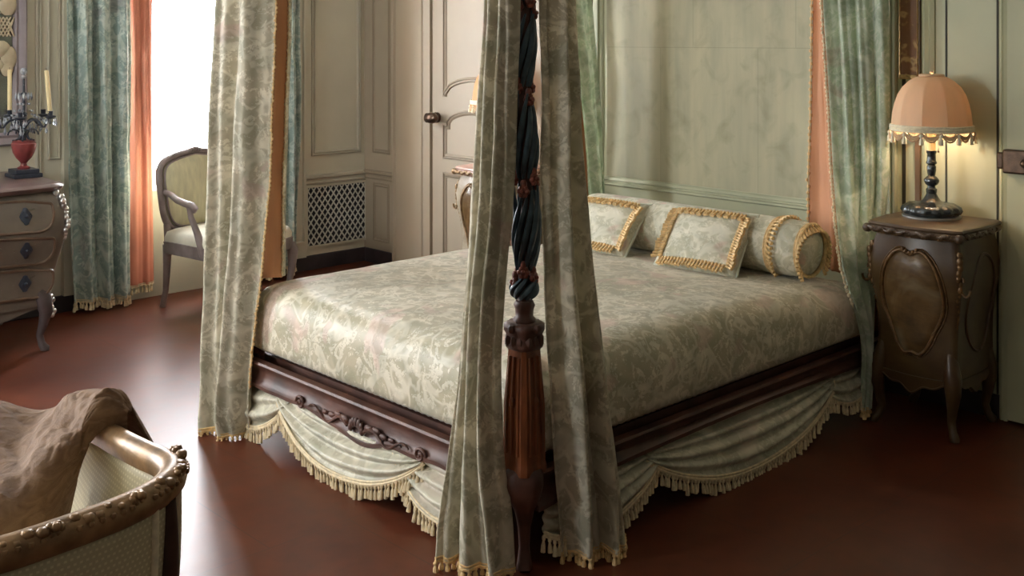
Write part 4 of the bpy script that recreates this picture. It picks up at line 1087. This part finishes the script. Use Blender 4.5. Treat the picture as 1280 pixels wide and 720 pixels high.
# ------------------------------------------------------------------ armchair by the window
def fauteuil(label, loc, rz):
    o = thing('armchair', label, 'armchair', loc, rz)
    # local: faces -Y, rear legs at y=0, width along x 0..w
    w = .54; hw = w / 2
    def bz(x, z):  # back rake
        return .11 * (z - .42) * 1.1
    out = []
    for a in [2 * pi * i / 56 for i in range(56)]:
        ca, sa = cos(a), sin(a)
        x = hw * .96 * (abs(ca) ** .42) * (1 if ca > 0 else -1); z = .67 + .222 * (abs(sa) ** .5) * (1 if sa > 0 else -1)
        x *= .95 + .12 * (z - .45) / .5
        if sa > 0: z += .028 * exp(-(x / .12) ** 2) - .0
        out.append((x, z))
    fm = MB().tube([(x, bz(x, z) , z) for x, z in out], .021, 10, closed=True)
    fm.tube([(x * .90, bz(x, z) - .018, .69 + (z - .69) * .90) for x, z in out], .007, 6, closed=True)
    for k in range(-2, 3): fm.ball((.02 * k, bz(0, .93) - .014, .930 - .004 * abs(k)), .016, 8, 6)
    for sx in (-1, 1): fm.tube([(sx * hw * .86, bz(0, z), z) for z in (.50, .42, .36)], [.022, .024, .026], 8)
    fm.build('back_frame', 'chair_wood', o, 60, world=False)
    def cushion_fn(sgn):
        rings = []
        for k, h in ((.93, .0), (.90, .020), (.7, .034), (.4, .042), (.1, .045)):
            rings.append([(x * k, bz(x, .69 + (z - .69) * k) + sgn * h, .69 + (z - .69) * k) for x, z in out])
        return rings
    MB().rings(cushion_fn(-1)).rings(cushion_fn(.6)).build('backrest', 'chair_silk', o, 60, world=False)
    # seat
    def seat_ring(k, z):
        return [(x, y, z) for x, y in [((hw + .025 * (1 - t) * 0 + .03 * smooth(0, 1, -y_ / .52)) * sx_ * k, y_ * k - .26 * (1 - k)) for sx_, y_, t in seatpts]]
    seatpts = [(-1, -.02, 0), (-1, -.18, 0), (-1, -.34, 0), (-1, -.46, 0), (-.88, -.525, 0), (-.6, -.545, 0), (-.3, -.56, 0), (0, -.565, 0), (.3, -.56, 0), (.6, -.545, 0), (.88, -.525, 0), (1, -.46, 0), (1, -.34, 0), (1, -.18, 0), (1, -.02, 0), (.5, 0, 0), (-.5, 0, 0)]
    MB().rings([seat_ring(1.0, .40), seat_ring(1.01, .43), seat_ring(.97, .463), seat_ring(.85, .478), seat_ring(.5, .488), seat_ring(.1, .49)]).build('seat', 'seat_silk', o, 60, world=False)
    MB().rings([seat_ring(1.015, .335), seat_ring(1.03, .35), seat_ring(1.02, .39), seat_ring(1.03, .405), seat_ring(.98, .408)]).build('seat_rail', 'chair_wood', o, 40, world=False)
    for sx in (-1, 1):
        ar = MB().tube([(sx * (hw * .90), .02, .69), (sx * (hw * .97), -.06, .685), (sx * (hw + .03), -.17, .665), (sx * (hw + .05), -.27, .655), (sx * (hw + .055), -.33, .650), (sx * (hw + .05), -.352, .630), (sx * (hw + .045), -.335, .615)], [.018, .018, .020, .021, .022, .020, .013], 10)
        ar.tube([(sx * (hw + .05), -.30, .645), (sx * (hw + .045), -.31, .58), (sx * (hw + .03), -.345, .49), (sx * (hw + .018), -.37, .40), (sx * (hw + .01), -.38, .36)], [.018, .017, .020, .024, .026], 10)
        ar.build('arm', 'chair_wood', o, 60, world=False)
        MB().tube([(sx * (hw + .005), -.50, .36), (sx * (hw + .016), -.515, .32), (sx * (hw + .012), -.51, .22), (sx * (hw - .006), -.50, .10), (sx * (hw - .004), -.505, .03), (sx * (hw + .01), -.52, .002)], [.032, .034, .024, .016, .016, .020], 10).build('leg', 'chair_wood', o, 60, world=False)
        MB().tube([(sx * hw * .88, .0, .38), (sx * hw * .88, .005, .25), (sx * hw * .87, .02, .1), (sx * hw * .88, .045, .002)], [.028, .022, .017, .019], 10).build('leg', 'chair_wood', o, 60, world=False)
    return o
fauteuil('carved armchair with pale olive silk back standing before the bright window', (3.205, 6.16, 0), R(12))

# ------------------------------------------------------------------ foreground tub armchair
TB_ = thing('tub_armchair', 'cream dotted tub armchair with carved gilt rail in the near left corner', 'armchair', (.55, 2.02, 0))
half = [(.55, 1.612, .885), (.63, 1.617, .885), (.71, 1.632, .883), (.775, 1.657, .881), (.825, 1.692, .879), (.856, 1.738, .876), (.867, 1.795, .872), (.866, 1.87, .867), (.870, 1.96, .859), (.882, 2.08, .846), (.900, 2.19, .822), (.916, 2.28, .795), (.926, 2.34, .755), (.928, 2.365, .70)]
railp = [(1.10 - x, y, z) for x, y, z in half[::-1]] + half[1:]
NR_ = 120
RP = [cr(railp, i / NR_) for i in range(NR_ + 1)]
def rail_n(i):
    a = RP[max(0, i - 1)]; b = RP[min(NR_, i + 1)]; t = (b - a); return Vector((t.y, -t.x, 0)).normalized()
RN = [rail_n(i) for i in range(NR_ + 1)]
rings = []
for i, p in enumerate(RP):
    n = RN[i]; pr = [(-.020, -.030), (-.024, -.012), (-.020, .002), (-.008, .010), (.006, .011), (.018, .004), (.024, -.010), (.020, -.026), (.012, -.036), (-.008, -.036)]
    rings.append([p + n * d + Vector((0, 0, h)) for d, h in pr])
rl = MB().rings(rings).build('top_rail', 'rail_gilt', TB_, 50)
# carved flowers and leaves along the back part of the rail
fl = MB()
idx = [i for i in range(NR_ + 1) if RP[i].y < 1.80]
L = 0; last = None; k = 0
for i in idx:
    p = RP[i] + RN[i] * .012 + Vector((0, 0, .004))
    if last is None or (p - last).length > .0125:
        k += 1; last = p; t = (RP[min(i + 1, NR_)] - RP[max(i - 1, 0)]).normalized()
        if k % 8 in (0, 1):
            if k % 8 == 0:
                for j in range(6):
                    b = 2 * pi * j / 6; fl.ball(p + (t * cos(b) + Vector((0, 0, 1)) * sin(b) * .6 + RN[i] * .3) * .010, .0075, 7, 5)
                fl.ball(p + Vector((0, 0, .006)) + RN[i] * .01, .0075, 7, 5)
        else:
            fl.ball(p + Vector((0, 0, .004 * sin(k * 1.9))) + RN[i] * .006 * sin(k * 2.7), .0075 + .0022 * sin(k * 1.3), 6, 5, (1.2, 1.2, .9))
            fl.ball(p + RN[i] * .010 - Vector((0, 0, .008)), .0055, 6, 4)
fl.build('carved_flowers', 'rail_gilt', rl, 60)
cx, cy = .55, 2.0
def shell(off, ztop, zbot, taper, name, mat, i0=0, i1=NR_, bulge=.012):
    nv = 26; vs = []; uv = []; fs = []; arc = 0; w_ = i1 - i0 + 1
    arcs = [0]
    for i in range(i0 + 1, i1 + 1): arcs.append(arcs[-1] + (RP[i] - RP[i - 1]).length)
    for j in range(nv + 1):
        t = j / nv
        for i in range(i0, i1 + 1):
            p = RP[i]; z = (p.z + ztop) * (1 - t) + zbot * t
            q = p + RN[i] * (off + bulge * sin(pi * t)); k = 1 - taper * t ** 1.3
            vs.append(Vector((cx + (q.x - cx) * k, cy + (q.y - cy) * k, z))); uv.append((arcs[i - i0], z))
    for j in range(nv):
        for i in range(w_ - 1): fs.append((j * w_ + i, j * w_ + i + 1, (j + 1) * w_ + i + 1, (j + 1) * w_ + i))
    m = MB(); m.v = vs; m.f = fs
    return m.build(name, mat, TB_, 60, [SOLID(.004)], uv=uv)
shell(.006, -.034, .30, .17, 'outer_upholstery', 'dots')
shell(-.016, -.030, .42, .15, 'inner_upholstery', 'dots', bulge=-.022)
# dark wood stiles with cream gimp on both sides, at the back corners
def strip(i, name_mat, d, r, z0, z1, sqz=1, di=0):
    pts = []
    for j in range(15):
        t = j / 14; p = RP[i]; z = p.z - .03 + (.30 - p.z + .03) * t
        q = p + RN[i] * (.006 + .012 * sin(pi * t) + d); k = 1 - .17 * t ** 1.3
        pts.append((cx + (q.x - cx) * k, cy + (q.y - cy) * k, z))
    return pts
ic = min(range(NR_ + 1), key=lambda i: (RP[i] - Vector((.815, 1.684, .88))).length)
for i in (ic, NR_ - ic):
    st = MB(); a = strip(i, 0, .004, 0, 0, 0)
    st.tube(a, [.010 + .012 * sin(pi * j / 14) for j in range(15)], 10); st.build('back_stile', 'stile_wood', TB_, 60)
    for di in (-3, 3):
        b = strip(i + di, 0, .004, 0, 0, 0)
        MB().tube(b, .0065, 8).build('gimp', 'cream_trim', TB_, 60)
# seat, rail and legs
sr_ = [(cx + (p.x - cx) * .84, cy + (p.y - cy) * .84) for p in RP[::4]]
front = [(sr_[-1][0], sr_[-1][1] + .02), (cx + .2, 2.42), (cx, 2.44), (cx - .2, 2.42), (sr_[0][0], sr_[0][1] + .02)]
loop = sr_ + front
MB().rings([[(cx + (x - cx) * k, cy + .05 + (y - cy - .05) * k, z) for x, y in loop] for k, z in ((1.0, .30), (1.02, .33), (1.01, .37), (.98, .385))]).build('seat_rail', 'rail_gilt', TB_, 50)
MB().rings([[(cx + (x - cx) * k, cy + .05 + (y - cy - .05) * k, z) for x, y in loop] for k, z in ((.93, .38), (.95, .42), (.94, .47), (.86, .495), (.5, .51), (.1, .513))]).build('seat_cushion', 'dots', TB_, 60)
for x, y in ((.30, 1.76), (.80, 1.76), (.24, 2.34), (.86, 2.34)):
    sx = 1 if x > cx else -1; sy = 1 if y > 2 else -1
    MB().tube([(x, y, .33), (x + sx * .012, y + sy * .012, .26), (x, y, .12), (x + sx * .004, y + sy * .006, .03), (x + sx * .014, y + sy * .016, .002)], [.034, .032, .018, .016, .021], 10).build('leg', 'rail_gilt', TB_, 60)

# brown cloth thrown over the far arm into the chair
CT = [(0.762,2.615,0.797), (0.833,2.520,0.795), (0.879,2.434,0.789), (0.906,2.368,0.810), (0.915,2.304,0.842), (0.925,2.253,0.863), (0.935,2.192,0.878), (0.948,2.132,0.872), (0.944,2.084,0.850)]
CMi = [(0.646,2.215,0.799), (0.722,2.184,0.810), (0.768,2.167,0.816), (0.806,2.159,0.826), (0.831,2.135,0.850), (0.850,2.117,0.882), (0.872,2.089,0.905), (0.898,2.069,0.905), (0.920,2.050,0.878)]
CB = [(0.551,1.891,0.774), (0.625,1.890,0.801), (0.684,1.930,0.811), (0.734,1.965,0.817), (0.774,1.996,0.832), (0.806,2.021,0.852), (0.827,2.042,0.880), (0.862,2.040,0.895), (0.905,2.030,0.880)]
COUT = [(x + (.10 if i > 3 else .02), y + .06, z - .16) for i, (x, y, z) in enumerate(CT)]
CIN = [(x, y + (.05 if i < 6 else 0), z - (.30, .30, .29, .27, .22, .15, .07, .04, .04)[i]) for i, (x, y, z) in enumerate(CB)]
def clothf(s, t):
    rows = [cr(COUT, s), cr(CT, s), cr(CMi, s), cr(CB, s), cr(CIN, s)]
    p = cr([tuple(r) for r in rows], t)
    f = .010 * sin(14 * s + 3 * t + 2 * noise.noise(Vector((s * 3, t * 3, 1)))) + .007 * noise.noise(Vector((s * 8, t * 12, 5))) + .004 * noise.noise(Vector((s * 20, t * 26, 9)))
    f *= smooth(0.2, .35, t)
    return p + Vector((-.2, -.3, 1)) * f
ct = MB().grid(clothf, 90, 90).build('draped_cloth', 'cloth', None, 80, [SOLID(.006)])
rebase(ct, (.85, 2.15, .80)); tag(ct, 'crumpled brown cloth thrown over the near tub armchair', 'cloth')

# ------------------------------------------------------------------ light and camera
wd = bpy.data.worlds.new('sky'); S.world = wd; wd.use_nodes = True
bg = wd.node_tree.nodes['Background']; bg.inputs[0].default_value = (.93, .96, 1.0, 1); bg.inputs[1].default_value = 30.0
S.cycles.max_bounces = 10; S.cycles.diffuse_bounces = 6; S.cycles.glossy_bounces = 4; S.cycles.transparent_max_bounces = 8
S.cycles.sample_clamp_indirect = 8; S.cycles.use_denoising = True
try: S.cycles.denoiser = 'OPENIMAGEDENOISE'
except Exception: pass
cam = bpy.data.cameras.new('camera'); co = bpy.data.objects.new('camera', cam); COL.objects.link(co)
co.location = (0, 0, 1.6); co.rotation_euler = (R(90), 0, R(-43.56))
cam.lens = 38.14; cam.sensor_width = 36; cam.shift_y = -310 / 1280; cam.clip_start = .05
S.camera = co
S.view_settings.view_transform = 'Standard'; S.view_settings.look = 'None'; S.view_settings.gamma = 1
S.view_settings.exposure = 0.66
try: S.view_settings.use_curve_mapping = False
except Exception: pass
